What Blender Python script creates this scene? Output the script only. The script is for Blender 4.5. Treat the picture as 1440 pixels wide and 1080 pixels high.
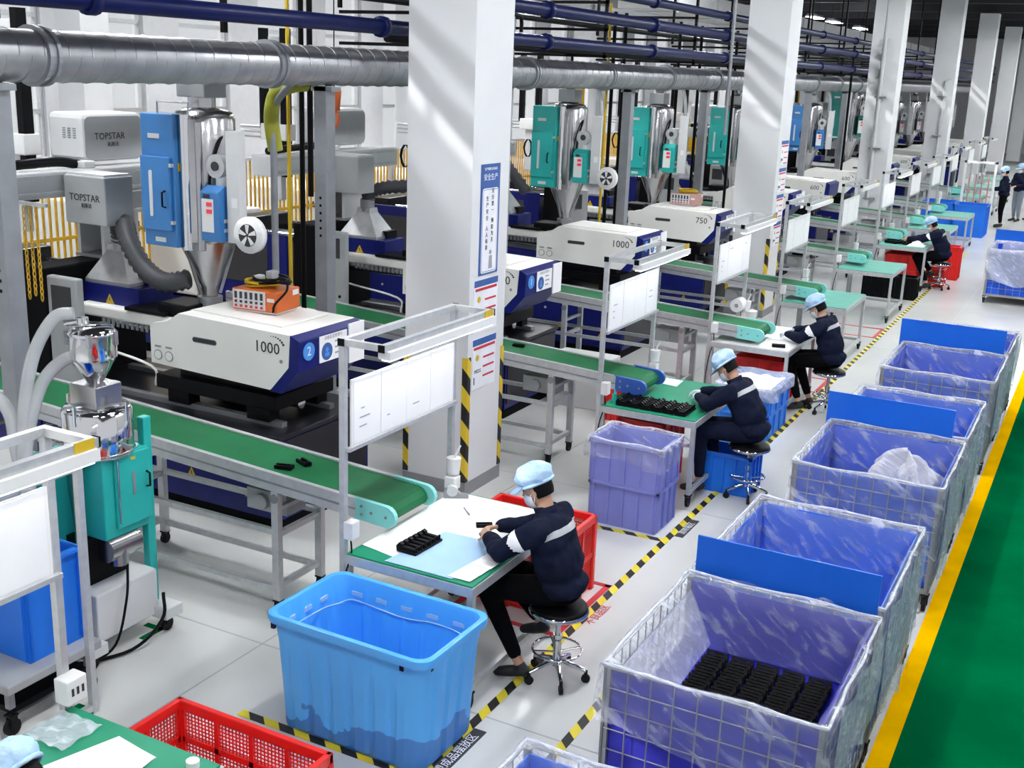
import bpy, bmesh, math, random
from mathutils import Vector, Matrix
random.seed(7)
R = math.radians
for o in list(bpy.data.objects): bpy.data.objects.remove(o)
scene = bpy.context.scene
C = scene.collection

# ---------------------------------------------------------------- camera
CAM_H = 3.9
yaw, pit, rol = R(27.3866), R(15.4084), R(2.1895)
fw = Vector((-math.sin(yaw)*math.cos(pit), math.cos(yaw)*math.cos(pit), -math.sin(pit)))
rt = Vector((math.cos(yaw), math.sin(yaw), 0)); up = rt.cross(fw)
rr = rt*math.cos(rol)+up*math.sin(rol); uu = up*math.cos(rol)-rt*math.sin(rol)
cam = bpy.data.objects.new('camera', bpy.data.cameras.new('camera')); C.objects.link(cam)
cam.data.sensor_width = 36; cam.data.lens = 36*1596.5/1440; cam.data.clip_end = 300; cam.data.clip_start = .05
cam.matrix_world = Matrix(((rr.x, uu.x, -fw.x, 0), (rr.y, uu.y, -fw.y, 0), (rr.z, uu.z, -fw.z, CAM_H), (0, 0, 0, 1)))
scene.camera = cam

# ---------------------------------------------------------------- world, sun, exposure
W = bpy.data.worlds.new('sky'); scene.world = W; W.use_nodes = True
W.node_tree.nodes['Background'].inputs[0].default_value = (.93, .96, 1, 1)
W.node_tree.nodes['Background'].inputs[1].default_value = .70
sun = bpy.data.objects.new('sun_offscreen', bpy.data.lights.new('sun', 'SUN')); C.objects.link(sun)
sun.data.energy = 3.2; sun.data.angle = R(.8); sun.data.color = (1, .97, .93)
sun.rotation_euler = Vector((1, .75, -.9)).to_track_quat('-Z', 'Y').to_euler()
scene.view_settings.view_transform = 'Standard'; scene.view_settings.look = 'None'
scene.view_settings.gamma = 1; scene.view_settings.use_curve_mapping = False
scene.view_settings.exposure = 0.0
scene.cycles.caustics_reflective = False; scene.cycles.caustics_refractive = False; scene.cycles.transparent_max_bounces = 16
LAMP = 110.0

# ---------------------------------------------------------------- helpers
class MB:
    """collects shapes, built as one mesh"""
    def __init__(s): s.v = []; s.f = []; s.sm = []
    def add(s, vs, fs, smooth=False):
        b = len(s.v); s.v += [tuple(v) for v in vs]
        for f in fs: s.f.append([b+i for i in f]); s.sm.append(smooth)
        return s
    def bx(s, x0, x1, y0, y1, z0, z1, fn=None):
        vs = [(x, y, z) for z in (z0, z1) for y in (y0, y1) for x in (x0, x1)]
        if fn: vs = [fn(*v) for v in vs]
        return s.add(vs, [(0, 2, 3, 1), (4, 5, 7, 6), (0, 1, 5, 4), (2, 6, 7, 3), (0, 4, 6, 2), (1, 3, 7, 5)])
    def box(s, c, d, rot=(0, 0, 0)):
        m = Matrix.LocRotScale(Vector(c), __import__('mathutils').Euler(rot), None)
        vs = [m @ Vector((x*d[0]/2, y*d[1]/2, z*d[2]/2)) for z in (-1, 1) for y in (-1, 1) for x in (-1, 1)]
        return s.add(vs, [(0, 2, 3, 1), (4, 5, 7, 6), (0, 1, 5, 4), (2, 6, 7, 3), (0, 4, 6, 2), (1, 3, 7, 5)])
    def bar(s, p, q, w, h=None):
        """square bar between two points"""
        p, q = Vector(p), Vector(q); h = h or w; d = (q-p).normalized()
        a = d.cross(Vector((0, 0, 1)));  a = a.normalized() if a.length > 1e-4 else Vector((1, 0, 0)); b = a.cross(d)
        vs = [e+a*(i*w/2)+b*(j*h/2) for e in (p, q) for j in (-1, 1) for i in (-1, 1)]
        return s.add(vs, [(0, 1, 3, 2), (4, 6, 7, 5), (0, 4, 5, 1), (2, 3, 7, 6), (0, 2, 6, 4), (1, 5, 7, 3)])
    def cyl(s, p, q, r0, r1=None, n=14, caps=True, smooth=True):
        p, q = Vector(p), Vector(q); r1 = r0 if r1 is None else r1; d = (q-p).normalized()
        a = d.cross(Vector((0, 0, 1)));  a = a.normalized() if a.length > 1e-4 else Vector((1, 0, 0)); b = a.cross(d)
        vs = [e+(a*math.cos(2*math.pi*i/n)+b*math.sin(2*math.pi*i/n))*r for e, r in ((p, r0), (q, r1)) for i in range(n)]
        s.add(vs, [(i, i+n, (i+1) % n+n, (i+1) % n) for i in range(n)], smooth)
        if caps:
            s.add(vs[:n], [tuple(range(n))]); s.add(vs[n:], [tuple(reversed(range(n)))])
        return s
    def tube(s, pts, r, n=8, closed=False, caps=True):
        pts = [Vector(p) for p in pts]; N = len(pts); rings = []
        pa = None
        for i, p in enumerate(pts):
            d = (pts[(i+1) % N]-pts[i-1]) if closed else (pts[min(i+1, N-1)]-pts[max(i-1, 0)])
            d = d.normalized() if d.length > 1e-9 else Vector((0, 0, 1))
            if pa is None:
                a = d.cross(Vector((0, 0, 1)))
                if a.length < 1e-3: a = d.cross(Vector((1, 0, 0)))
            else:
                a = pa-d*pa.dot(d)
                if a.length < 1e-4: a = d.cross(Vector((0, .3, 1)))
            a.normalize(); pa = a; b = d.cross(a)
            rad = r[i] if isinstance(r, (list, tuple)) else r
            rings.append([p+(a*math.cos(2*math.pi*k/n)+b*math.sin(2*math.pi*k/n))*rad for k in range(n)])
        vs = [v for g in rings for v in g]; fs = []
        for i in range(N if closed else N-1):
            j = (i+1) % N
            for k in range(n): fs.append((i*n+k, i*n+(k+1) % n, j*n+(k+1) % n, j*n+k))
        s.add(vs, fs, True)
        if caps and not closed:
            s.add(rings[0], [tuple(reversed(range(n)))]); s.add(rings[-1], [tuple(range(n))])
        return s
    def lathe(s, prof, c=(0, 0, 0), n=24, axis='z', smooth=True):
        vs = []
        for r, z in prof:
            for k in range(n):
                t = 2*math.pi*k/n; p = (r*math.cos(t), r*math.sin(t), z)
                if axis == 'x': p = (p[2], p[0], p[1])
                if axis == 'y': p = (p[1], p[2], p[0])
                vs.append((p[0]+c[0], p[1]+c[1], p[2]+c[2]))
        fs = [(i*n+k, i*n+(k+1) % n, (i+1)*n+(k+1) % n, (i+1)*n+k) for i in range(len(prof)-1) for k in range(n)]
        return s.add(vs, fs, smooth)
    def prism(s, poly, a0, a1, axis='y', smooth=False):
        """poly in the plane across axis: y -> (x,z), x -> (y,z), z -> (x,y)"""
        n = len(poly)
        f = {'y': lambda u, v, a: (u, a, v), 'x': lambda u, v, a: (a, u, v), 'z': lambda u, v, a: (u, v, a)}[axis]
        vs = [f(u, v, a) for a in (a0, a1) for u, v in poly]
        s.add(vs, [(i, (i+1) % n, (i+1) % n+n, i+n) for i in range(n)], smooth)
        return s.add(vs, [tuple(reversed(range(n))), tuple(range(n, 2*n))])
    def grid(s, fn, nu, nv, smooth=True):
        vs = [fn(i/nu, j/nv) for j in range(nv+1) for i in range(nu+1)]
        w = nu+1
        return s.add(vs, [(j*w+i, j*w+i+1, (j+1)*w+i+1, (j+1)*w+i) for j in range(nv) for i in range(nu)], smooth)
    def loft(s, rings, smooth=True, closed=True):
        n = len(rings[0]); vs = [v for g in rings for v in g]
        return s.add(vs, [(i*n+k, i*n+(k+1) % n, (i+1)*n+(k+1) % n, (i+1)*n+k) for i in range(len(rings)-1) for k in range(n if closed else n-1)], smooth)
    def xf(s, fn): s.v = [tuple(fn(*v)) for v in s.v]; return s
    def build(s, name, mat, parent=None, bevel=0, label=None, fix=True):
        me = bpy.data.meshes.new(name); me.from_pydata(s.v, [], s.f)
        me.polygons.foreach_set('use_smooth', s.sm)
        if fix:
            bm = bmesh.new(); bm.from_mesh(me); bmesh.ops.recalc_face_normals(bm, faces=bm.faces); bm.to_mesh(me); bm.free()
        me.update(); o = bpy.data.objects.new(name, me); C.objects.link(o)
        if mat: me.materials.append(M[mat] if isinstance(mat, str) else mat)
        if parent: o.parent = parent
        if bevel:
            m = o.modifiers.new('bevel', 'BEVEL'); m.width = bevel; m.segments = 2; m.limit_method = 'ANGLE'; m.angle_limit = R(40)
        if label: o['label'] = label
        return o
def tag(o, label=None, cat=None, group=None, kind=None):
    if label: o['label'] = label
    if cat: o['category'] = cat
    if group: o['group'] = group
    if kind: o['kind'] = kind
    return o
def thing(name, label, cat, loc=(0, 0, 0), rz=0, group=None):
    o = bpy.data.objects.new(name, None); C.objects.link(o); o.empty_display_size = .1
    o.location = loc; o.rotation_euler = (0, 0, rz)
    return tag(o, label, cat, group)
def copy_tree(o, parent=None):
    c = o.copy(); C.objects.link(c)
    if parent: c.parent = parent
    for ch in o.children: copy_tree(ch, c)
    return c
def dup(o, label, loc, rz=None, group=None):
    c = copy_tree(o); c.location = loc; c['label'] = label
    if rz is not None: c.rotation_euler = (0, 0, rz)
    if group: c['group'] = group
    return c
TMP = bpy.data.scenes.new('workshop')          # empty side scene: evaluating one object there is quick
def baked(o):
    if o.name in C.objects: C.objects.unlink(o)
    TMP.collection.objects.link(o)
    with bpy.context.temp_override(scene=TMP, view_layer=TMP.view_layers[0]):
        dg = bpy.context.evaluated_depsgraph_get(); return bpy.data.meshes.new_from_object(o.evaluated_get(dg))
def text(s, size, loc, rot, mat, parent=None, name='lettering', ext=.001, align='CENTER', scale_x=1):
    cu = bpy.data.curves.new('t', 'FONT'); cu.body = s; cu.size = size; cu.align_x = align; cu.align_y = 'CENTER'; cu.extrude = ext; cu.resolution_u = 2
    t = bpy.data.objects.new('t', cu); me = baked(t)
    bpy.data.objects.remove(t); me.materials.clear(); me.materials.append(M[mat])
    o = bpy.data.objects.new(name, me); C.objects.link(o); o.location = loc; o.rotation_euler = rot; o.scale = (scale_x, 1, 1)
    if parent: o.parent = parent
    return o
FACE_X = (R(90), 0, R(90)); FACE_Y = (R(90), 0, 0)     # text seen from +X, text seen from -Y
def rrect(w, d, r, n=4, cx=0, cy=0):
    pts = []
    for sx, sy, a0 in ((1, 1, 0), (-1, 1, 90), (-1, -1, 180), (1, -1, 270)):
        for k in range(n+1):
            a = R(a0+90*k/n); pts.append((cx+sx*(w/2-r)+r*math.cos(a), cy+sy*(d/2-r)+r*math.sin(a)))
    return pts
def arc(pts, n=8):
    """smooth curve through points (Catmull-Rom)"""
    P = [Vector(p) for p in pts]; P = [P[0]*2-P[1]]+P+[P[-1]*2-P[-2]]; out = []
    for i in range(1, len(P)-2):
        for k in range(n):
            t = k/n; a, b, c, d = P[i-1:i+3]
            out.append(.5*((2*b)+(c-a)*t+(2*a-5*b+4*c-d)*t*t+(3*b-a-3*c+d)*t**3))
    return out+[P[-2]]

# ---------------------------------------------------------------- materials
M = {}
def mat(name, col, rough=.5, metal=0, var=.06, scale=6, bump=0, bscale=40, alpha=1, emit=None, estr=0, coat=0, spec=.5, col2=None, trans=0, stretch=None):
    m = bpy.data.materials.new(name); m.use_nodes = True; nt = m.node_tree; N = nt.nodes; L = nt.links
    b = N['Principled BSDF']; col = tuple(col)+(1,) if len(col) == 3 else col
    b.inputs['Roughness'].default_value = rough; b.inputs['Metallic'].default_value = metal
    b.inputs['Specular IOR Level'].default_value = spec; b.inputs['Coat Weight'].default_value = coat
    b.inputs['Alpha'].default_value = alpha; b.inputs['Transmission Weight'].default_value = trans
    tc = N.new('ShaderNodeTexCoord'); no = N.new('ShaderNodeTexNoise'); no.inputs['Scale'].default_value = scale; no.inputs['Detail'].default_value = 4
    src = tc.outputs['Object']
    if stretch:
        mp = N.new('ShaderNodeMapping'); mp.inputs['Scale'].default_value = stretch; L.new(src, mp.inputs[0]); src = mp.outputs[0]
    L.new(src, no.inputs['Vector'])
    rp = N.new('ShaderNodeValToRGB'); rp.color_ramp.elements[0].position = .3; rp.color_ramp.elements[1].position = .7
    if col2: rp.color_ramp.elements[0].color = tuple(col2)+(1,); rp.color_ramp.elements[1].color = col
    else:
        rp.color_ramp.elements[0].color = tuple(c*(1-var) for c in col[:3])+(1,)
        rp.color_ramp.elements[1].color = tuple(min(1, c*(1+var)) for c in col[:3])+(1,)
    L.new(no.outputs[0], rp.inputs[0]); L.new(rp.outputs[0], b.inputs['Base Color'])
    if bump:
        n2 = N.new('ShaderNodeTexNoise'); n2.inputs['Scale'].default_value = bscale; L.new(src, n2.inputs['Vector'])
        bp = N.new('ShaderNodeBump'); bp.inputs['Strength'].default_value = bump; bp.inputs['Distance'].default_value = .02
        L.new(n2.outputs[0], bp.inputs['Height']); L.new(bp.outputs[0], b.inputs['Normal'])
    if emit: b.inputs['Emission Color'].default_value = tuple(emit)+(1,); b.inputs['Emission Strength'].default_value = estr
    M[name] = m; return m
def stripes(name, c1, c2, period, axis=(1, 1, 0), rough=.5):
    m = bpy.data.materials.new(name); m.use_nodes = True; nt = m.node_tree; N = nt.nodes; L = nt.links; b = N['Principled BSDF']
    tc = N.new('ShaderNodeTexCoord'); dp = N.new('ShaderNodeVectorMath'); dp.operation = 'DOT_PRODUCT'; dp.inputs[1].default_value = Vector(axis)/period
    fr = N.new('ShaderNodeMath'); fr.operation = 'FRACT'; gt = N.new('ShaderNodeMath'); gt.operation = 'GREATER_THAN'; gt.inputs[1].default_value = .5
    mx = N.new('ShaderNodeMix'); mx.data_type = 'RGBA'; mx.inputs[6].default_value = tuple(c1)+(1,); mx.inputs[7].default_value = tuple(c2)+(1,)
    L.new(tc.outputs['Object'], dp.inputs[0]); L.new(dp.outputs['Value'], fr.inputs[0]); L.new(fr.outputs[0], gt.inputs[0]); L.new(gt.outputs[0], mx.inputs[0]); L.new(mx.outputs[2], b.inputs['Base Color'])
    b.inputs['Roughness'].default_value = rough; M[name] = m
mat('floor_grey', (.60, .61, .60), .22, var=.07, scale=.7, bump=.03, bscale=3, spec=.5)
mat('green_paint', (.0, .115, .038), .7, var=.22, scale=1.2, bump=.03, bscale=4, spec=.0)
mat('yellow_paint', (.85, .46, .0), .7, var=.1, scale=3, spec=.0)
mat('joint', (.36, .37, .37), .6)
stripes('hazard_y', (.75, .62, .03), (.012, .012, .012), .23, (1, 1, 0))
stripes('hazard_x', (.75, .62, .03), (.012, .012, .012), .23, (1, 1, 0))
stripes('hazard_z', (.7, .5, .03), (.012, .012, .012), .33, (1, 1, 1))
mat('pillar_white', (.68, .69, .71), .6, var=.03, scale=1.5, spec=.2)
mat('band_grey', (.22, .225, .24), .5)
mat('wall_white', (.70, .71, .74), .7, var=.03)
mat('ceiling_dark', (.025, .025, .028), .8)
mat('alu', (.54, .555, .57), .34, .35, var=.08, scale=20)
mat('alu_dark', (.30, .31, .33), .4, .6)
mat('steel_post', (.30, .315, .34), .42, .45, var=.1)
mat('black', (.004, .004, .005), .4, spec=.1)
mat('black_matte', (.004, .004, .005), .8, spec=.1)
mat('rubber', (.008, .008, .009), .6, spec=.2)
mat('chrome', (.78, .78, .80), .08, 1.0, var=.02)
mat('stainless', (.50, .50, .52), .24, 1.0, var=.08, scale=3)
mat('galvanised', (.36, .37, .39), .36, .7, var=.16, scale=5, bump=.05, bscale=8)
mat('navy_paint', (.006, .011, .13), .35, var=.12, spec=.25)
mat('navy_dark', (.003, .005, .04), .4, spec=.2)
mat('bed_black', (.012, .012, .016), .3, .0, var=.4, scale=4, spec=.3)
mat('machine_cream', (.86, .855, .82), .42, var=.03, scale=2, spec=.3)
mat('machine_grey', (.36, .375, .385), .45, var=.05)
mat('machine_light', (.64, .65, .66), .45, var=.03)
mat('dryer_blue', (.045, .20, .50), .3, var=.05)
mat('teal', (.02, .42, .39), .33, var=.06)
mat('teal_dark', (.01, .20, .18), .35)
mat('teal_end', (.25, .72, .68), .35)
mat('blue_end', (.03, .10, .42), .35)
mat('tote_blue', (.035, .24, .78), .38, var=.06, scale=2)
mat('crate_blue', (.015, .17, .72), .4, var=.06, spec=.3)
mat('cart_blue', (.015, .085, .58), .42, var=.08, scale=2, spec=.2)
mat('cart_blue2', (.015, .14, .68), .42, var=.08, scale=2, spec=.2)
mat('cart_indigo', (.040, .040, .44), .42, var=.08, scale=2, spec=.2)
mat('lilac', (.21, .235, .60), .42, var=.05, spec=.3)
mat('red_plastic', (.76, .016, .014), .38, var=.06)
mat('red_print', (.55, .02, .03), .5)
mat('belt_green', (.010, .135, .05), .55, var=.14, scale=3, spec=.2)
mat('mat_green', (.015, .25, .14), .4, var=.08, scale=3, spec=.25)
mat('mat_teal', (.12, .42, .34), .35, var=.08)
mat('mat_blue', (.35, .55, .80), .5, var=.04)
mat('paper', (.86, .86, .88), .6, var=.015)
mat('ink', (.03, .03, .035), .7)
mat('ink_grey', (.32, .33, .36), .7)
mat('sign_blue', (.035, .10, .33), .5)
mat('sign_white', (.80, .82, .88), .5)
mat('sticker_blue', (.06, .27, .72), .5)
mat('white_plastic', (.82, .82, .82), .4, var=.02)
mat('cloth_navy', (.008, .011, .028), .9, var=.25, scale=9, bump=.35, bscale=14, spec=.1)
mat('cloth_black', (.003, .003, .004), .9, var=.2, bump=.3, bscale=16, spec=.08)
mat('cloth_grey', (.20, .23, .28), .9, var=.1)
mat('reflect', (.42, .43, .46), .4)
mat('skin', (.55, .31, .20), .5, var=.05)
mat('hair', (.004, .004, .004), .6, spec=.15)
mat('cap_blue', (.46, .66, .90), .85, var=.14, scale=12, bump=.6, bscale=22)
mat('mask_white', (.78, .82, .88), .8)
mat('shoe', (.012, .012, .013), .5)
mat('orange', (.62, .13, .02), .4, var=.06)
mat('salmon', (.50, .28, .24), .45)
mat('cable_yellow', (.62, .42, .01), .45)
mat('chain_yellow', (.72, .42, .02), .45, var=.2)
mat('pipe_blue', (.004, .008, .065), .35, var=.15, spec=.15)
mat('hose_grey', (.05, .053, .06), .5, spec=.3)
mat('hose_clear', (.62, .64, .66), .25, alpha=.72)
mat('lamp_on', (1, 1, 1), .5, emit=(.96, .98, 1), estr=LAMP)
mat('tube_on', (1, 1, 1), .5, emit=(1, 1, 1), estr=7)
mat('glass', (.9, .95, 1), .05, alpha=.12)
mat('frost', (.86, .90, .95), .5, alpha=.45)
mat('olive', (.32, .33, .03), .6, var=.15)
mat('signal_orange', (.75, .14, .02), .4)
mat('panel_led', (.5, .03, .05), .4, emit=(.9, .05, .08), estr=.4)
def film(name, a0, a1, scale, col=(.80, .84, .95), stretch=(.45, 7, 9), lo=.50, hi=.80):
    m = bpy.data.materials.new(name); m.use_nodes = True; nt = m.node_tree; N = nt.nodes; L = nt.links; b = N['Principled BSDF']
    b.inputs['Base Color'].default_value = col+(1,); b.inputs['Roughness'].default_value = .18; b.inputs['Specular IOR Level'].default_value = .7
    tc = N.new('ShaderNodeTexCoord'); mp = N.new('ShaderNodeMapping'); mp.vector_type = 'TEXTURE'; mp.inputs['Rotation'].default_value = (.35, .55, .5); mp.inputs['Scale'].default_value = tuple(1/k for k in stretch)
    no = N.new('ShaderNodeTexNoise'); no.inputs['Scale'].default_value = scale; no.inputs['Detail'].default_value = 5; no.inputs['Distortion'].default_value = .35
    mr = N.new('ShaderNodeMapRange'); mr.inputs[1].default_value = lo; mr.inputs[2].default_value = hi; mr.inputs[3].default_value = a0; mr.inputs[4].default_value = a1
    L.new(tc.outputs['Object'], mp.inputs[0]); L.new(mp.outputs[0], no.inputs['Vector']); L.new(no.outputs[0], mr.inputs[0]); L.new(mr.outputs[0], b.inputs['Alpha'])
    bp = N.new('ShaderNodeBump'); bp.inputs['Strength'].default_value = .5; bp.inputs['Distance'].default_value = .03; L.new(no.outputs[0], bp.inputs['Height']); L.new(bp.outputs[0], b.inputs['Normal'])
    M[name] = m
film('film', .13, .62, 2.0); film('film_thick', .45, .85, 3.0); film('film_side', .40, .80, 2.2, (.62, .68, .80))
film('bag', .55, .95, 4, (.80, .80, .80))
# ---------------------------------------------------------------- the hall
fl = tag(MB().bx(-17, 12, -4, 80, -.12, 0).build('floor', 'floor_grey'), kind='structure')
for x in (-14, -11, -8.2, -4.75, -2.15):
    MB().bx(x-.006, x+.006, -3, 70, -.001, .0012).build('joint', 'joint', fl)
for y in [1.5+4.05*k for k in range(15)]:
    MB().bx(-16.8, -.8, y-.006, y+.006, -.001, .001).build('joint', 'joint', fl)
tag(MB().bx(-.785, -.66, -3, 80, -.01, .003).build('trim_1', 'yellow_paint'), kind='structure')
tag(MB().bx(-.66, 3.2, -3, 80, -.01, .0025).build('trim_2', 'green_paint'), kind='structure')
# ceiling with an unseen slot, added to let the sun reach the pillars
ce = MB()
for x0, x1, y0 in ((-17.3, -9.80, -4), (-8.88, 12, -4), (-9.80, -8.88, 48)): ce.bx(x0, x1, y0, 80, 7.2, 7.35)
ce = tag(ce.build('ceiling', 'ceiling_dark'), kind='structure')
for y in [9.1+5.02*k for k in range(14)]:
    MB().bx(-17, 12, y-.12, y+.12, 6.75, 7.2).build('beam', 'ceiling_dark', ce)
# left wall with windows
WX = -17.0
wy = [10.6+2.4*k for k in range(24)]
wl = MB().bx(WX-.3, WX, -4, 80, 0, 1.2).bx(WX-.3, WX, -4, 80, 6.2, 7.2)
prev = -4
for y in wy: wl.bx(WX-.3, WX, prev, y, 1.2, 6.2); prev = y+1.45
wl.bx(WX-.3, WX, prev, 80, 1.2, 6.2)
tag(wl.build('wall_left', 'wall_white'), kind='structure')
for k, y in enumerate(wy):
    w = bpy.data.objects.new('window_%d' % (k+1), None); C.objects.link(w); w.location = (WX-.12, y, 1.2); w['kind'] = 'structure'
    f = MB()
    for a, b in ((0, .06), (1.39, 1.45)): f.bx(-.05, .05, a, b, 0, 5)
    for a, b in ((0, .06), (1.66, 1.74), (3.3, 3.38), (4.94, 5)): f.bx(-.05, .05, .06, 1.39, a, b)
    f.build('window_frame', 'alu', w)
    for a, b in ((.06, 1.66), (1.74, 3.3), (3.38, 4.94)): MB().bx(-.008, .008, .06, 1.39, a, b).build('pane', 'glass', w)
tag(MB().bx(-17.3, 12, 80, 80.3, 0, 7.2).build('wall_far', 'wall_white'), kind='structure')
# pillars
def pillar(x, y, w, h, guard=True):
    p = tag(MB().bx(x-w, x, y, y+w, .0, h).build('pillar', 'pillar_white'), kind='structure')
    MB().bx(x-w-.006, x+.006, y-.006, y+w+.006, .0, .13).build('base_band', 'band_grey', p)
    if guard:
        for cx, cy, sx, sy in ((x, y, -1, 1), (x, y+w, -1, -1), (x-w, y, 1, 1)):
            g = MB()
            g.bx(min(cx, cx+sx*.05)-(.008 if sx > 0 else 0), max(cx, cx+sx*.05)+(.008 if sx < 0 else 0), cy-.009, cy+.009, .14, 1.35)
            g.bx(cx-.009, cx+.009, min(cy, cy+sy*.05), max(cy, cy+sy*.05), .14, 1.35)
            g.build('corner_guard', 'hazard_z', p)
    return p
PY = [8.75+10.05*k for k in range(7)]
for k, y in enumerate(PY): pillar(-5.0, y, .68, 7.2 if k < 4 else 6.7, k < 2)
for k in range(7): pillar(-15.2, 13.7+10.05*k, .6, 7.2, False)
for y, h0, h1 in ((PY[2], 0.3, 4.9), (PY[3], .3, 4.1)):          # conduits strapped to the pillars
    c = tag(MB().tube([(-5.36 if h1 > 4.5 else -5.25, y-.075, h0), (-5.36 if h1 > 4.5 else -5.25, y-.075, h1), (-5.3 if h1 > 4.5 else -5.1, y-.075, h1+.08)], .06 if h1 > 4.5 else .03, 8).build('conduit', 'machine_light'),
        'thick pale drain pipe running up a white pillar' if h1 > 4.5 else 'thin grey conduit with a bent top on a white pillar', 'pipe')
    for z in (1.2, 2.4, 3.6): MB().bx(-5.45, -5.18, y-.14, y-.002, z, z+.04).build('clamp', 'steel_post', c)

# ---------------------------------------------------------------- floor markings
def tape(x0, y0, x1, y1, lab, w=.062, m='hazard_y', z=.0034):
    d = Vector((x1-x0, y1-y0, 0)); L = d.length; d.normalize(); n = Vector((-d.y, d.x, 0))*w/2
    c = Vector((x0, y0, 0)); v = [c+n, c-n, c-n+d*L, c+n+d*L]
    mb = MB(); mb.add([(p.x, p.y, zz) for zz in (.0, z) for p in v], [(3, 2, 1, 0), (4, 5, 6, 7), (0, 1, 5, 4), (1, 2, 6, 5), (2, 3, 7, 6), (3, 0, 4, 7)])
    return tag(mb.build('hazard_tape', m), lab, 'floor tape')
tape(-3.0, 4.78, -3.0, 30, 'long yellow and black hazard tape running past the stools')
tape(-4.3, 4.80, -3.03, 4.80, 'short hazard tape in front of the big blue tote', m='hazard_x')
tape(-4.6, 8.72, -3.03, 8.80, 'short hazard tape in front of the stacked lilac crates', m='hazard_x')
tape(-2.42, 3.9, -2.42, 6.4, 'hazard tape beside the cart filled with black parts')
tape(-3.6, 11.95, -3.03, 11.95, 'short hazard tape beside the film covered blue crate', m='hazard_x')
for x0, x1, y0, y1, t, lab in ((-2.965, -2.88, 4.75, 5.4, '注塑成品摆放区', 'dark floor sticker with white lettering beside the blue tote'),
                          (-2.965, -2.89, 8.95, 9.4, '周转箱区', 'dark floor sticker with white lettering beside the lilac crates')):
    s = tag(MB().bx(x0, x1, y0, y1, 0, .004).build('floor_sticker', 'ink'), lab, 'floor sticker')
    text(t, .075, ((x0+x1)/2, (y0+y1)/2, .0045), (0, 0, R(90)), 'sign_white', s, ext=.0004)
def red_mark(x0, x1, y0, y1, lab):
    w = .05
    m = MB().bx(x0, x1, y0, y0+w, 0, .0035).bx(x0, x1, y1-w, y1, 0, .0035).bx(x0, x0+w, y0, y1, 0, .0035).bx(x1-w, x1, y0, y1, 0, .0035)
    o = tag(m.build('red_floor_mark', 'red_print'), lab, 'floor marking'); return o
rm = red_mark(-3.95, -3.04, 6.72, 7.72, 'red painted rectangle under the red basket beside the stool')
text('不良品区', .09, (-2.93, 7.2, .003), (0, 0, R(90)), 'red_print', rm, ext=.0004)
red_mark(-3.95, -3.04, 14.5, 15.3, 'red painted rectangle on the floor past the third stool')
red_mark(-3.95, -3.04, 18.4, 19.2, 'red painted rectangle between two empty green tables')
for x, y, a in ((-5.47, 5.36, 0), (-5.05, 4.36, 0), (-5.35, 8.0, 0)):
    m = MB().bx(-.16, 0, -.05, 0, 0, .0035).bx(-.05, 0, -.2, 0, 0, .0035)
    o = m.build('corner_mark', 'green_paint'); o.location = (x, y, 0)
    tag(o, {5.36: 'green corner mark at the caster of the teal dryer', 4.36: 'green corner mark beside the aluminium frame leg', 8.0: 'green corner mark on the floor near the white pillar'}[y], 'floor marking')

# ---------------------------------------------------------------- ceiling lamps
def lamp0():
    t = thing('ceiling_lamp', '', 'lamp')
    MB().prism([(-.12, .10), (.12, .10), (.2, .0), (-.2, .0)], -.75, .75).build('housing', 'steel_post', t)
    MB().bx(-.17, .17, -.72, .72, -.02, -.001).build('diffuser', 'lamp_on', t)
    MB().cyl((0, -.5, .1), (0, -.5, 1.0), .012, n=6).build('rod', 'black', t); MB().cyl((0, .5, .1), (0, .5, 1.0), .012, n=6).build('rod', 'black', t)
    return t
l0 = lamp0()
for k, y in enumerate((44.8, 48.0, 53.0)):                    # the three lit lamps seen under the far ceiling
    o = l0 if k == 0 else copy_tree(l0); o.location = (-11.0, y, 6.25)
    tag(o, 'lit lamp under the dark ceiling between the second and third pillars', 'lamp', 'lit lamps under the far ceiling')
# the same kind of lamp goes on overhead, above the frame
for x, ks in ((-12.6, range(7)), (-8.2, (1, 3, 5)), (-2.7, range(13)), (2.2, range(13))):
    for k in ks:
        o = copy_tree(l0); o.name = 'ceiling_lamp_offscreen'; o.location = (x, 1.5+5.02*k, 6.25)
        for c in o.children:
            if c.name.startswith('diffuser'): c.name = 'diffuser_offscreen'
        tag(o, 'linear lamp hanging on two rods overhead above the benches and aisle', 'lamp', 'overhead lamps out of view')

# ---------------------------------------------------------------- duct and pipes
dt = thing('air_duct', 'large galvanised spiral air duct running past the white pillars', 'duct', (-6.5, 0, 3.88))
MB().lathe([(.0, -3), (.17, -3), (.17, 62), (0, 62)], n=28, axis='y').build('duct_tube', 'galvanised', dt)
for k in range(15):
    y = 3.1+2.37*2*k/2
    MB().lathe([(.168, y-.05), (.2, y-.05), (.2, y-.02), (.185, y-.02), (.185, y+.02), (.2, y+.02), (.2, y+.05), (.168, y+.05)], n=28, axis='y', smooth=False).build('flange', 'steel_post', dt)
sm = MB()
for k in range(95):
    y = 2+.2*k
    pts = [(.1735*math.cos(a), y+.05*a/math.pi, .1735*math.sin(a)) for a in [2*math.pi*i/20 for i in range(21)]]
    sm.tube(pts, .005, 4, caps=False)
tag(sm.build('spiral_seam', 'galvanised', dt), kind='stuff')
def pipe(name, pts, r, m, lab, cat='pipe', ring=None, n=10):
    o = tag(MB().tube(pts, r, n).build(name, m), lab, cat)
    if ring:
        for p in ring: MB().lathe([(r, p-.04), (r*1.35, p-.04), (r*1.35, p+.04), (r, p+.04)], c=(pts[0][0], 0, pts[0][2]), n=12, axis='y').build('coupling', m, o)
    return o
rg = [2.2+3.3*k for k in range(14)]
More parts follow.
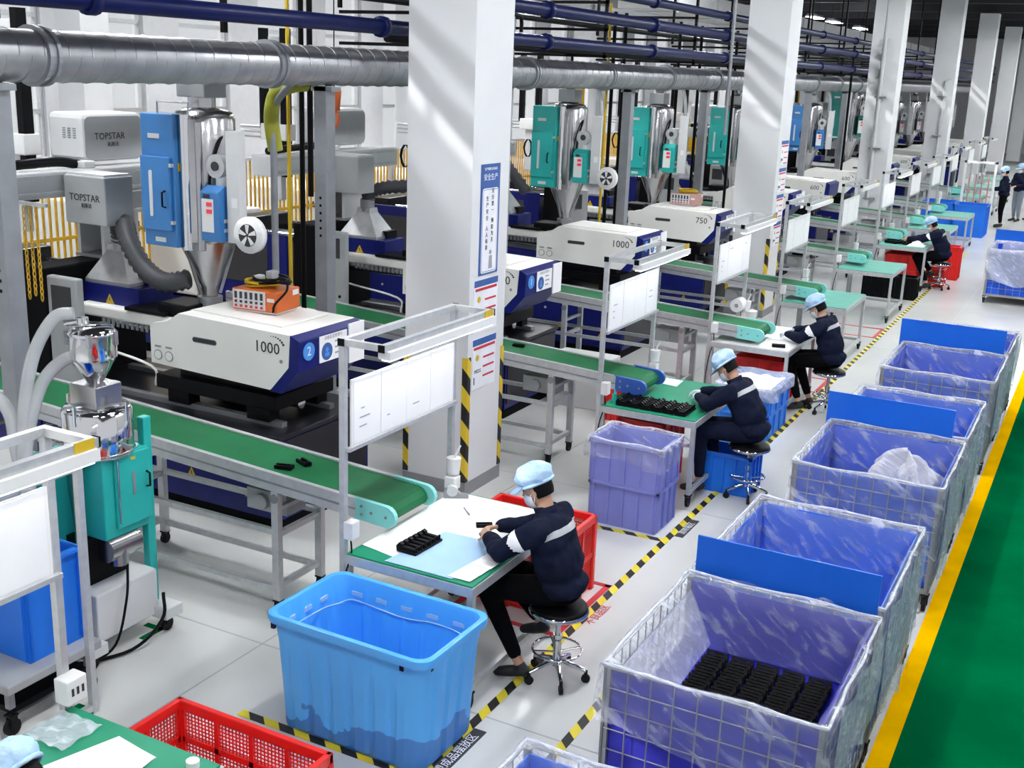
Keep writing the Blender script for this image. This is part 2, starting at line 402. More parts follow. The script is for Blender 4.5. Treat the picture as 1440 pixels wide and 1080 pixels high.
pipe('blue_pipe', [(-6.0, -3, 4.235), (-6.0, 60, 4.235)], .068, 'pipe_blue', 'dark blue pipe just above the galvanised air duct', ring=rg)
pipe('blue_pipe', [(-6.0, -3, 4.58), (-6.0, 60, 4.58)], .075, 'pipe_blue', 'upper dark blue pipe of the pair above the duct', ring=rg)
pipe('blue_pipe', [(-6.0, 10, 4.88), (-6.0, 60, 4.88)], .06, 'pipe_blue', 'highest thin dark blue pipe over the duct', ring=rg[3:])
pipe('black_pipe', [(-6.75, 10, 4.18), (-6.75, 60, 4.18)], .05, 'black', 'black pipe lying right on top of the duct line')
pipe('black_pipe', [(-7.6, -2, 4.62), (-7.6, 60, 4.62)], .04, 'black', 'thin black pipe behind the blue pipes')
tr = thing('cable_tray', 'grey ladder cable tray behind the blue pipes', 'cable tray', (-8.1, 0, 4.9))
MB().bx(-.2, -.17, 10, 60, 0, .08).bx(.17, .2, 10, 60, 0, .08).build('tray_rail', 'alu_dark', tr)
for k in range(40): MB().bx(-.17, .17, 10.2+1.2*k, 10.25+1.2*k, .0, .03).build('rung', 'alu_dark', tr)
for k, y in enumerate((11.0, 21.5, 27)):
    v = thing('shutoff_valve', ['black shutoff valve with a bent handle above the duct beside the near pillar', 'black shutoff valve above the duct past the second pillar', 'black shutoff valve above the duct near the third pillar'][k], 'valve', (-6.0, y, 4.36))
    MB().tube(arc([(0, 0, -.06), (0, 0, .09), (0, .06, .12), (0, .42, .12), (0, .48, .06), (0, .48, -.05)], 4), .022, 8).build('valve_pipe', 'black', v)
    MB().cyl((0, .2, .12), (0, .2, .2), .012, n=8).bar((0, .12, .2), (0, .34, .22), .02).build('valve_handle', 'black', v)
# grey steel posts that carry the duct
for k, y in enumerate((5.12, 8.62, 12.62, 16.2, 19.7, 23.4, 27.1, 31)):
    xx = -6.5 if k < 2 else (-6.78 if k == 2 else -6.62)
    p = thing('steel_post', ['grey square steel post by the end of the yellow chains', 'grey square steel post with slotted holes behind the white machine cover', 'grey square steel post beside the near white pillar',
        'grey square steel post between two teal dryers', 'grey square steel post behind the second white pillar', 'grey square steel post past the blue dryer', 'grey square steel post near the third white pillar', 'farthest grey square steel post under the duct'][k], 'post', (xx, y, 0))
    MB().bx(-.07, .07, -.07, .07, 0, 5.0 if k == 2 else 3.705).build('post_tube', 'steel_post', p, bevel=.006)
    MB().bx(-.12, .12, -.12, .12, 0, .02).build('base_plate', 'steel_post', p)
    if k != 2: MB().bx(-.1, .13, -.07, .07, 3.66, 3.70).build('saddle', 'steel_post', p)
    if k < 2:
        for j in range(6): MB().cyl((-.0, -.0715, 2.35+.07*j), (0, -.0725, 2.35+.07*j), .014, n=8).build('slot_hole', 'black', p)
tag(MB().tube(arc([(-6.6, 8.30, 3.74), (-6.68, 8.34, 3.70), (-6.98, 8.48, 3.5), (-7.0, 8.5, 3.35)], 4)+[Vector((-7.0, 8.5, 0))], .035, 8).build('drop_pipe', 'steel_post'), 'thin grey drop pipe with a slanted top under the duct', 'pipe')
pipe('gas_pipe', [(-7.14, 8.9, 0), (-7.14, 8.9, 4.9)], .02, 'cable_yellow', 'yellow vertical gas pipe beside the black hose drop')
pipe('black_drop_pipe', [(-6.98, 8.9, 0), (-6.98, 8.9, 4.9)], .026, 'black', 'black vertical pipe beside the yellow gas pipe')
pipe('black_drop_pipe', [(-7.19, 9.3, 2.6), (-7.19, 9.3, 4.9)], .03, 'black', 'short black hose hanging from above behind the grey post')
pipe('gas_pipe', [(-6.9, 16.0, 0), (-6.9, 16.0, 4.9)], .02, 'cable_yellow', 'yellow vertical gas pipe beside the teal dryer')
for i, (x, y) in enumerate(((-6.95, 16.3), (-6.9, 16.6), (-6.9, 19.0), (-7.0, 20.4), (-6.9, 22.2), (-6.2, 29.5))):
    pipe('black_drop_pipe', [(x, y, 0), (x, y, 4.8)], .03, 'black', ['black vertical pipe right beside the yellow gas pipe and first teal dryer', 'black vertical pipe between the first and second teal dryers', 'black vertical pipe past the second teal dryer', 'black vertical pipe in front of the third teal dryer', 'black vertical pipe beside the second white pillar', 'black vertical pipe past the third white pillar'][i], n=8)
pipe('hanging_rod', [(-4.6, 14.6, 3.2), (-4.6, 14.6, 7.2)], .022, 'alu_dark', 'thin rod hanging down from the ceiling before the teal dryers', 'rod', n=8)
pipe('hanging_rod', [(-4.6, 24.6, 1.6), (-4.6, 24.6, 7.2)], .022, 'alu_dark', 'long thin rod hanging from the ceiling past the second pillar', 'rod', n=8)
du = thing('ceiling_duct', 'pale rectangular ventilation duct under the dark ceiling', 'duct', (-10.5, 0, 5.42))
MB().bx(-.55, .55, 26, 70, 0, .5).build('duct_box', 'machine_light', du, bevel=.01)
for k in range(14): MB().bx(-.58, .58, 27+3*k, 27.06+3*k, -.03, .53).build('seam_flange', 'alu', du)

HL = ['above the near machine', 'beside the near pillar', 'just past the near pillar', 'between the first teal dryers', 'past the second teal dryer', 'before the second pillar', 'just past the second pillar', 'between the second and third pillars', 'before the third pillar', 'past the third pillar', 'between the third and fourth pillars', 'farthest down the hall']
for k in range(12):
    y = 3.4+3.55*k if k < 2 else 7.2+3.5*(k-1)
    h = thing('pipe_hanger', 'black steel hanger frame carrying the pipes '+HL[k], 'pipe hanger', (-6.9, y, 0))
    for x in (.72, -.95): MB().bx(x-.02, x+.02, -.02, .02, 4.1 if x > 0 else 4.5, 7.2).build('hanger_rod', 'black', h)
    for z in (4.11, 4.44, 4.78) if k > 1 else (4.78,): MB().bx(-.95, .74, -.02, .02, z, z+.035).build('hanger_bar', 'black', h)
# ---------------------------------------------------------------- shared small parts
def caster(parent, x, y, r=.045, top=.12, name='caster', m='rubber'):
    mb = MB().cyl((x-.014, y, r), (x+.014, y, r), r, n=12).bx(x-.024, x-.017, y-.02, y+.025, r, top).bx(x+.017, x+.024, y-.02, y+.025, r, top).bx(x-.03, x+.03, y-.03, y+.03, top-.012, top)
    return mb.build(name, m, parent)

# ---------------------------------------------------------------- work benches with an overhead lamp frame
def bench(label, loc, top='mat_green', legs=True, board='paper', nsheet=4, L=1.38, Wd=.96, light=True, sheets=True, tagy=0, H=.85, apron=False, frame_h=2.23, half=False, zb=(1.56, 2.0), cst=True, stub=False, lit=True):
    t = thing('workbench', label, 'workbench', loc)
    x0, x1, y0, y1 = -Wd/2, Wd/2, -L/2, L/2
    MB().bx(x0+.01, x1-.01, y0+.01, y1-.01, H-.02, H).build('tabletop', top, t, bevel=.004)
    for a in ((x0, x1, y0, y0+.04), (x0, x1, y1-.04, y1), (x0, x0+.04, y0+.04, y1-.04), (x1-.04, x1, y0+.04, y1-.04)):
        MB().bx(*a, H-.075, H-.012 if a[1]-a[0] < .1 else H-.012).build('edge_rail', 'alu', t)
    lo = .11 if cst else 0
    for x in (x0+.022, x1-.022):
        for y in (y0+.022, y1-.022):
            MB().bx(x-.02, x+.02, y-.02, y+.02, lo, H-.075).build('leg', 'alu', t)
            if cst: caster(t, x, y)
    MB().bx(x1-.042, x1-.004, y0+.04, y1-.04, .13, .17).build('stretcher', 'alu', t)
    MB().bx(x0+.004, x0+.042, y0+.04, y1-.04, .13, .17).build('stretcher', 'alu', t)
    MB().bx(x0+.04, x1-.04, y1-.04, y1-.005, .13, .17).build('stretcher', 'alu', t)
    px = x0-.022
    for y in (y0+.022, y1-.022):
        MB().bx(px-.02, px+.02, y-.02, y+.02, .12, frame_h).build('upright', 'alu', t)
        MB().bx(px-.02, px+.30, y-.02, y+.02, frame_h, frame_h+.04).build('lamp_frame_arm', 'alu', t)
    for x in (px, px+.30):
        MB().bx(x-.02, x+.02, y0, y1, frame_h+.001, frame_h+.041).build('lamp_frame_rail', 'alu', t)
    for x in (px, px+.30):
        MB().bx(x-.023, x+.023, y0-.006, y0+.002, frame_h-.003, frame_h+.044).build('end_cap', 'black', t)
        MB().bx(x-.023, x+.023, y1-.002, y1+.006, frame_h-.003, frame_h+.044).build('end_cap', 'black', t)
    if light:
        MB().bx(px+.255, px+.345, y0+.03, y1-.02, frame_h-.055, frame_h).build('light_bar', 'white_plastic', t)
        MB().bx(px+.27, px+.33, y0+.05, y1-.04, frame_h-.066, frame_h-.055).build('light_tube', 'tube_on' if lit else 'white_plastic', t)
    if tagy is not None:
        MB().bx(px+.321, px+.325, y1-.14, y1-.03, frame_h+.002, frame_h+.05).build('yellow_tag', 'cable_yellow', t)
    z0, z1 = zb
    if board:
        MB().bx(px+.022, px+.034, y0+.06, y1-.06, z0, z1).build('board', 'white_plastic', t)
        MB().bx(px+.018, px+.05, y0+.02, y1-.02, z0-.025, z0).build('board_rail', 'alu', t)
        w = (L-.16)/nsheet
        for k in range(nsheet):
            a = y0+.08+k*w
            s = MB().bx(px+.034, px+.037+.002*(k % 2), a+.004, a+w-.004, z0+.012, z1-.01).build('sheet', board, t)
            if sheets:
                ln = MB(); rnd = random.Random(k+int(loc[1]*10))
                for j in range(5):
                    zz = z1-.09-.06*j
                    if k == 0 and 1 < j or rnd.random() < .12: ln.bx(px+.0391, px+.0398, a+.05+rnd.random()*.03, a+.05+w*(.15+.3*rnd.random()), zz, zz+.008)
                if ln.v: tag(ln.build('printed_lines', 'ink_grey', s), kind='stuff')
    # socket box low on the near upright, small holder on the far one
    MB().bx(px+.02, px+.09, y0-.01, y0+.075, H+.10, H+.22).build('socket_box', 'white_plastic', t, bevel=.006)
    MB().tube(arc([(px+.05, y0+.03, H+.1), (px+.06, y0+.02, H-.02), (px+.03, y0-.03, H-.2), (px+.01, y0-.03, .3), (px+.05, y0+.1, .16)], 4), .006, 5).build('cable', 'black', t)
    if stub is not None:
        MB().cyl((px+.07, y1-.09, H+.17), (px+.07, y1-.09, H+.29), .045, .055, n=14).build('tape_cup', 'white_plastic', t)
        MB().bx(px+.02, px+.11, y1-.14, y1-.05, H+.05, H+.15).build('holder', 'white_plastic', t, bevel=.008)
        MB().cyl((px+.07, y1-.09, H+.28), (px+.10, y1-.05, H+.38), .008, n=6).build('brush', 'white_plastic', t)
    if apron: MB().bx(x0+.05, x1-.05, y0+.002, y0+.012, H-.42, H-.075).build('apron', 'white_plastic', t)
    return t
BX = -3.57
b0 = bench('workbench with overhead lamp frame by the tall steel hopper and green mat', (BX-.05, 2.70, 0), 'mat_green', nsheet=3, stub=None)
so = MB().bx(-.49, -.40, .60, .72, .90, 1.03).build('socket_box', 'white_plastic', b0, bevel=.006)
for k in range(3): MB().bx(-.399, -.3985, .625+.03*k, .64+.03*k, .945, .985).build('socket_slot', 'ink', so)
bench('workbench covered with white paper where the capped worker sits over a blue mat', (BX, 6.24, 0), 'mat_green', nsheet=4)
bench('green workbench with a long tray of black parts beside the lilac crates', (BX, 10.36, 0), 'mat_green', nsheet=4)
bench('white topped workbench with a paper roll and red crate underneath', (BX, 13.66, 0), 'white_plastic', nsheet=4, apron=False)
bench('empty green workbench with casters behind the third seated worker', (BX, 16.78, 0), 'mat_teal', board='paper', lit=False, nsheet=4, sheets=False)
bench('empty green workbench beside the black crates', (BX, 20.4, 0), 'mat_teal', board='paper', lit=False, nsheet=4, sheets=False)
bench('crowded workbench where the farthest seated worker sits over black parts', (BX, 24.0, 0), 'mat_teal', board='paper', lit=True, nsheet=4, sheets=False)
bench('pale empty workbench in front of the big blue bins', (BX, 30.5, 0), 'mat_teal', board='paper', lit=False, nsheet=3, sheets=False)
bench('workbench with lamp frame beyond the farthest seated worker', (BX, 27.3, 0), 'mat_teal', board='paper', lit=False, nsheet=3, sheets=False)
bench('workbench with a white board past the big blue bins', (BX-.3, 36.3, 0), 'mat_teal', board='paper', lit=False, nsheet=3, sheets=False)
bench('workbench with a white board near the two standing people', (BX-.3, 40.2, 0), 'mat_teal', board='paper', lit=False, nsheet=3, sheets=False)
bench('last workbench with a white board down the row', (BX-.3, 44, 0), 'mat_teal', board='paper', lit=False, nsheet=3, sheets=False)

# ---------------------------------------------------------------- belt conveyors (they fall gently towards the bench)
SL = .05
def conveyor(label, loc, end='teal_end', L=5.2, w=.46):
    t = thing('belt_conveyor', label, 'conveyor', loc)       # loc: floor point below the delivery end
    sh = lambda x, y, z: (x, y, z-SL*x)
    zt = 1.03
    prof = [(-L, zt), (-.06, zt), (-.02, zt-.012), (.012, zt-.045), (.02, zt-.075), (.005, zt-.11), (-.03, zt-.13), (-L, zt-.13)]
    MB().prism(prof, -w/2, w/2, smooth=False).xf(sh).build('belt', 'belt_green', t)
    for s in (-1, 1):
        y = s*(w/2+.022)
        MB().bx(-L, -.25, y-.02, y+.02, zt-.125, zt+.012).xf(sh).build('side_rail', 'alu', t)
        MB().bx(-L, -.25, y+s*.02-.002, y+s*.02+.002, zt-.07, zt-.055).xf(sh).build('rail_groove', 'alu_dark', t)
        pl = [(-.27, zt-.135), (-.27, zt+.015)]+[(-.0+.075*math.sin(a), zt-.06+.075*math.cos(a)) for a in [math.pi*k/8 for k in range(9)]]
        e = MB().prism(pl, y-.018, y+.018).xf(sh).build('end_plate', end, t)
        for bx_, bz in ((-.2, -.03), (-.2, -.09), (-.12, -.06), (0, -.06)):
            MB().cyl(sh(bx_, y+s*.018, zt+bz), sh(bx_, y+s*.024, zt+bz), .011, n=8).build('bolt', 'alu_dark', e)
    for x in (-.95, -2.55, -4.2):
        for s in (-1, 1):
            y = s*(w/2+.02); h = zt-.125-SL*x
            MB().bx(x-.03, x+.03, y-.025, y+.025, .10, h).build('leg', 'alu', t); caster(t, x, y, top=.11)
            MB().cyl((x, y+s*.026, h-.05), (x, y+s*.034, h-.05), .035, n=10).build('pivot', 'alu_dark', t)
        MB().bx(x-.02, x+.02, -w/2, w/2, .6, .64).build('cross_bar', 'alu', t)
        MB().bx(x-.02, x+.02, -w/2, w/2, .2, .24).build('cross_bar', 'alu', t)
        MB().bx(x-.02, x+.02, -w/2, w/2, .80, .83).build('cross_bar', 'alu', t)
    for s in (-1, 1):
        y = s*(w/2+.02)
        MB().bx(-4.2, -.95, y-.018, y+.018, .62, .66).build('long_rail', 'alu', t)
        MB().bx(-4.2, -.95, y-.018, y+.018, .17, .21).build('long_rail', 'alu', t)
    MB().bx(-1.35, -.98, -.1, .12, .70, .86).cyl((-1.2, -.14, .78), (-1.2, .16, .78), .06, n=12).build('drive_motor', 'machine_grey', t)
    return t
conveyor('green belt conveyor carrying two black parts to the white papered bench', (-4.0, 6.22, 0))
conveyor('green belt conveyor with blue end plates next to the lilac crates', (-3.80, 10.29, 0), 'blue_end')
conveyor('green belt conveyor ending at the white topped bench', (-3.5, 13.33, 0), 'teal_end')
conveyor('green belt conveyor ending at the first empty green bench', (-3.62, 16.55, 0), 'teal_end')
conveyor('green belt conveyor ending at the bench beside the black crates', (-3.72, 20.5, 0), 'teal_end')
conveyor('green belt conveyor ending at the farthest seated worker', (-3.75, 24.3, 0), 'teal_end')
conveyor('green belt conveyor ending at the pale bench before the blue bins', (-3.8, 30.6, 0), 'teal_end')
conveyor('green belt conveyor beyond the farthest seated worker', (-3.8, 27.4, 0), 'teal_end')
conveyor('green belt conveyor past the big blue bins', (-4.1, 36.3, 0), 'teal_end')
def part_black(mb, x, y, z, s=1, rot=0):
    """a small open clip with two lugs"""
    c, sn = math.cos(rot), math.sin(rot)
    f = lambda a, b, d: (x+(a*c-b*sn)*s, y+(a*sn+b*c)*s, z+d*s)
    for b in ((-.07, .07, -.03, -.016, 0, .03), (-.07, .07, .016, .03, 0, .03), (-.07, -.05, -.016, .016, 0, .02), (.05, .07, -.016, .016, 0, .035), (-.02, .02, -.016, .016, 0, .012)):
        mb.bx(*b, fn=f)
    return mb
for i, (x, y, r) in enumerate(((-4.98, 6.10, .3), (-4.93, 6.26, -.4))):
    tag(part_black(MB(), x, y, 1.03-SL*(x+4.0)+.001, .95, r).build('molded_part', 'black'), ['black molded part lying nearer the rail on the conveyor belt', 'black molded part with lugs lying mid belt on the conveyor'][i], 'molded part')
tag(part_black(MB(), -5.3, 10.35, 1.03+SL*1.5+.001, .9, .2).build('molded_part', 'black'), 'black molded part on the belt that has blue end plates', 'molded part')

# ---------------------------------------------------------------- stools
def stool(label, loc, rz):
    t = thing('swivel_stool', label, 'stool', loc, rz)
    MB().lathe([(0, .475), (.15, .475), (.185, .49), (.195, .515), (.185, .54), (.15, .55), (0, .552)], n=26).build('seat', 'black', t)
    MB().lathe([(.193, .492), (.2, .5), (.2, .512), (.193, .52)], n=26).build('seat_rim', 'chrome', t)
    MB().cyl((0, 0, .28), (0, 0, .475), .018, n=12).cyl((0, 0, .10), (0, 0, .30), .027, n=12).cyl((0, 0, .30), (0, 0, .33), .032, n=12).build('gas_column', 'chrome', t)
    MB().tube([(.165*math.cos(2*math.pi*k/28), .165*math.sin(2*math.pi*k/28), .22) for k in range(28)], .009, 6, closed=True).build('foot_ring', 'chrome', t)
    for k in range(4):
        a = 2*math.pi*k/4+.4; MB().cyl((0, 0, .2), (.165*math.cos(a), .165*math.sin(a), .22), .007, n=6).build('ring_spoke', 'chrome', t)
    for k in range(5):
        a = 2*math.pi*k/5; c, s = math.cos(a), math.sin(a)
        MB().tube([(0, 0, .13), (.06*c, .06*s, .13), (.2*c, .2*s, .085)], [.02, .02, .013], 8).build('base_arm', 'chrome', t)
        MB().cyl((.2*c-.012*s, .2*s+.012*c, .03), (.2*c+.012*s, .2*s-.012*c, .03), .03, n=10).cyl((.2*c, .2*s, .05), (.2*c, .2*s, .09), .012, n=6).build('caster', 'rubber', t)
    return t
stool('black swivel stool under the worker at the white papered bench', (-2.80, 6.20, 0), .3)
stool('black swivel stool under the worker at the black parts tray', (-2.72, 10.25, 0), .1)
stool('black swivel stool under the worker at the white topped bench', (-2.74, 13.66, 0), .5)
stool('black swivel stool under the farthest seated worker', (-2.86, 23.9, 0), .2)
stool('black swivel stool at the nearest green bench under the cap', (-2.84, 2.52, 0), .2)
# ---------------------------------------------------------------- caged carts with blue panels and plastic liners
def cart(label, loc, w=1.13, L=1.33, top=1.0, board=None, m='cart_blue', m_in='cart_blue', wires=True, floor_z=.22, ds=.113, left_open=False):
    t = thing('mesh_cart', label, 'cart', loc)              # loc: floor point under the centre
    x0, x1, y0, y1 = -w/2, w/2, -L/2, L/2
    for x in (x0+.02, x1-.02):
        for y in (y0+.02, y1-.02):
            MB().bx(x-.016, x+.016, y-.016, y+.016, .13, top).build('corner_post', 'alu_dark', t); caster(t, x, y, .055, .14)
    MB().bx(x0, x1, y0, y1, .14, .18).build('base_frame', 'alu_dark', t)
    MB().bx(x0+.03, x1-.03, y0+.03, y1-.03, .18, floor_z).build('floor_panel', m_in, t)
    for nm, a in (('front', (x0+.03, x1-.03, y0+.028, y0+.036)), ('rear', (x0+.03, x1-.03, y1-.036, y1-.028)), ('left', (x0+.028, x0+.036, y0+.03, y1-.03)), ('right', (x1-.036, x1-.028, y0+.03, y1-.03))):
        if left_open and nm == 'left':
            MB().bx(*a, .19, .62).build('side_panel', m, t); continue
        MB().bx(*a, .19, top-.02).build('side_panel', m if nm != 'rear' else m_in, t)
    if board:
        b0, b1, bh = board
        MB().bx(b0, b1, y0-.035, y0-.022, top-.32, bh).build('raised_board', 'cart_blue2', t)
    if wires:
        nx = int(w/ds); ny = int(L/ds); nz = int((top-.18)/ds)
        for s, yy in ((-1, y0), (1, y1)):
            g = MB()
            for k in range(nx+1): xx = x0+.01+(w-.02)*k/nx; g.tube([(xx, yy, .16), (xx, yy, top)], .0042, 4)
            for k in range(nz+1): zz = .18+(top-.18)*k/nz; g.tube([(x0, yy-s*.004, zz), (x1, yy-s*.004, zz)], .0042, 4)
            g.build('wire_panel', 'alu_dark', t)
        for s, xx in ((-1, x0), (1, x1)):
            g = MB()
            for k in range(ny+1): yy = y0+.01+(L-.02)*k/ny; g.tube([(xx, yy, .16), (xx, yy, top)], .0042, 4)
            for k in range(nz+1): zz = .18+(top-.18)*k/nz; g.tube([(xx-s*.004, y0, zz), (xx-s*.004, y1, zz)], .0042, 4)
            g.build('wire_panel', 'alu_dark', t)
    MB().tube([(x0, y0, top), (x1, y0, top), (x1, y1, top), (x0, y1, top)], .008, 6, closed=True).build('rim_wire', 'alu', t)
    return t
def liner(label, loc, w, L, top, seed, drop=(.35, .3, .4, .3), inner=.55, m='film', nseg=26, flat=.0):
    """plastic bag folded over the rim of a cart: drop = hem depth front, right, rear, left"""
    rnd = random.Random(seed); ph = [rnd.random()*6.28 for _ in range(8)]
    per = []
    c = [(-w/2, -L/2), (w/2, -L/2), (w/2, L/2), (-w/2, L/2)]; nrm = [(0, -1), (1, 0), (0, 1), (-1, 0)]
    for e in range(4):
        a, b = c[e], c[(e+1) % 4]
        for k in range(nseg):
            u = k/nseg; d0, d1 = drop[e], drop[e]
            if u < .2: d0 = drop[e-1]*(.2-u)/.4+drop[e]*(1-(.2-u)/.4)
            if u > .8: d0 = drop[(e+1) % 4]*(u-.8)/.4+drop[e]*(1-(u-.8)/.4)
            nx, ny = nrm[e]
            if k == 0: nx, ny = (nrm[e][0]+nrm[e-1][0])*.7, (nrm[e][1]+nrm[e-1][1])*.7
            per.append((a[0]+(b[0]-a[0])*u, a[1]+(b[1]-a[1])*u, nx, ny, d0, e+u))
    rings = []
    prof = [(.016, -1.0), (.022, -.7), (.02, -.4), (.019, -.12), (.014, .008), (-.012, .014), (-.05, -.06), (-.052, -.3), (-.056, -.65), (-.06, -1.0)]
    for i, (o, v) in enumerate(prof):
        g = []
        for x, y, nx, ny, d, s in per:
            wob = .012*math.sin(s*9+ph[0]+i)+.010*math.sin(s*17+ph[1]-i*.7)+.006*math.sin(s*31+ph[2])
            if i < 5: z = v*(d*(1+.16*math.sin(s*3.1+ph[3])+.08*math.sin(s*7.7+ph[4]))) if v < 0 else v; off = o+.012+(wob if v < -.2 else wob*.3)
            else: z = v*inner if v < 0 else v; off = o+wob*.4
            if v < 0 and i < 5: z = max(z, -(top-.03))
            z += .006*math.sin(s*11+ph[5]) if i in (4, 5) else 0
            g.append((x+nx*off, y+ny*off, top+z+.004))
        rings.append(g)
    o = MB().loft(rings).build('plastic_liner', m, fix=False)
    MB().tube([Vector(a).lerp(Vector(b), .5) for a, b in zip(rings[4], rings[5])], .009, 6, closed=True).build('folded_edge', 'film_thick', o)
    if drop[1] > .45 and m == 'film':
        d = drop[1]
        MB().grid(lambda u, v: (w/2+.04+.012*math.sin(u*21+ph[0])+.01*math.sin(u*9+v*5+ph[1])*v, -L/2+L*u, top+.004-d*v*(1+.10*math.sin(u*6+ph[2])+.05*math.sin(u*15+ph[3]))), 40, 8).build('side_drape', 'film_side', o)
    o.location = loc; return tag(o, label, 'plastic liner')
CX = -1.36
cart('mesh cart filled with rows of black parts under a clear liner', (CX, 5.50, 0), L=1.29, m='cart_indigo', m_in='cart_indigo', floor_z=.56, left_open=True)
liner('clear plastic liner over the cart full of black parts', (CX, 5.50, 0), 1.13, 1.29, 1.0, 3, (.42, .5, .12, .3), .42)
cart('empty blue cart with a raised front board behind the black parts cart', (CX, 6.98, 0), L=1.40, board=(-.56, .53, 1.22), m='cart_blue2', m_in='cart_blue2')
liner('clear plastic liner on the empty cart behind the black parts cart', (CX, 6.98, 0), 1.13, 1.40, 1.0, 5, (.08, .75, .3, .25), .75)
cart('blue lined cart holding a crumpled plastic bag', (CX, 9.26, 0), L=1.33, m='cart_blue', m_in='cart_blue')
liner('wrinkled clear liner on the cart holding the crumpled bag', (CX, 9.26, 0), 1.13, 1.33, 1.0, 8, (.55, .72, .2, .3), .75)
cart('blue cart with a raised front board behind the crumpled bag', (CX, 10.68, 0), L=1.36, board=(-.62, .45, 1.26), m='cart_blue2', m_in='cart_blue2')
liner('clear liner on the cart behind the crumpled bag', (CX, 10.68, 0), 1.13, 1.36, 1.0, 11, (.08, .72, .25, .2), .7)
cart('blue lined empty cart standing before the last pair of boards', (CX, 12.95, 0), L=1.38, m='cart_blue', m_in='cart_blue')
liner('clear liner on the empty cart before the last raised board', (CX, 12.95, 0), 1.13, 1.38, 1.0, 14, (.6, .72, .2, .25), .75)
cart('blue cart with the tallest raised board at the end of the near row', (CX, 14.45, 0), L=1.36, board=(-.63, .52, 1.27), m='cart_blue', m_in='cart_blue')
liner('clear liner on the cart at the end of the near row', (CX, 14.45, 0), 1.13, 1.36, 1.0, 17, (.08, .5, .2, .2), .7)
cart('blue cart partly cut off at the near end of the row', (CX-.02, 3.36, 0), L=1.34, m='cart_blue2', m_in='cart_blue2')
liner('clear liner on the cart at the near end of the row', (CX-.02, 3.36, 0), 1.13, 1.34, 1.0, 19, (.3, .5, .3, .3), .7)
cart('blue cart wrapped in a milky bag standing alone down the aisle', (CX, 23.6, 0), L=1.36, m='cart_blue', m_in='cart_blue')
liner('milky plastic bag over the lone cart down the aisle', (CX, 23.6, 0), 1.15, 1.38, 1.02, 23, (.55, .6, .3, .55), .5, m='film_thick')
cart('dark blue cart with raised board behind the milky bag', (CX, 25.1, 0), L=1.36, board=(-.62, .5, 1.24), m='cart_blue', m_in='cart_blue')
liner('clear liner on the cart behind the milky bag', (CX, 25.1, 0), 1.13, 1.36, 1.0, 29, (.08, .5, .3, .3), .6)
# rows of black parts in the first cart
pm = part_black(MB(), 0, 0, 0, .92).build('molded_part', 'black'); n = 0
for c in range(5):
    for r in range(15):
        o = pm if n == 0 else pm.copy()
        if n: C.objects.link(o)
        n += 1
        o.location = (-1.66+.152*c+.006*math.sin(r*2.1), 5.50+.0365*r, .583); o.rotation_euler = (.95, 0, random.uniform(-.04, .04))
        tag(o, 'black molded part standing in the packed rows inside the liner', 'molded part', 'black parts packed in the near cart')
tag(MB().grid(lambda u, v: (-1.89+.15*u, 4.92+1.18*v, .93-.33*u+.03*math.sin(v*9)*math.sin(u*3)), 6, 16).build('foam_sheet', 'film_thick'), 'milky sheet folded along the side of the black parts', 'sheet')
# crumpled bag
bg = MB()
def bagf(u, v):
    a = u*2*math.pi; t = v*math.pi*.5
    r = 1+.22*math.sin(5*a+3*t)+.14*math.sin(9*a-4*t+1)+.1*math.sin(14*a+7*t)
    return (.30*r*math.cos(a)*math.cos(t), .24*r*math.sin(a)*math.cos(t), .30*math.sin(t)*(1+.22*math.sin(4*a)+.12*math.sin(7*a+2)))
bg.grid(bagf, 44, 14); o = bg.build('plastic_bag', 'bag'); o.location = (-1.20, 9.52, .60)
tag(o, 'crumpled translucent plastic bag lying in the blue cart', 'plastic bag')
tag(MB().bx(-1.75, -.97, 8.75, 9.82, .545, .60).build('panel_stack', 'cart_blue2'), 'loose blue panel lying under the crumpled bag', 'panel')

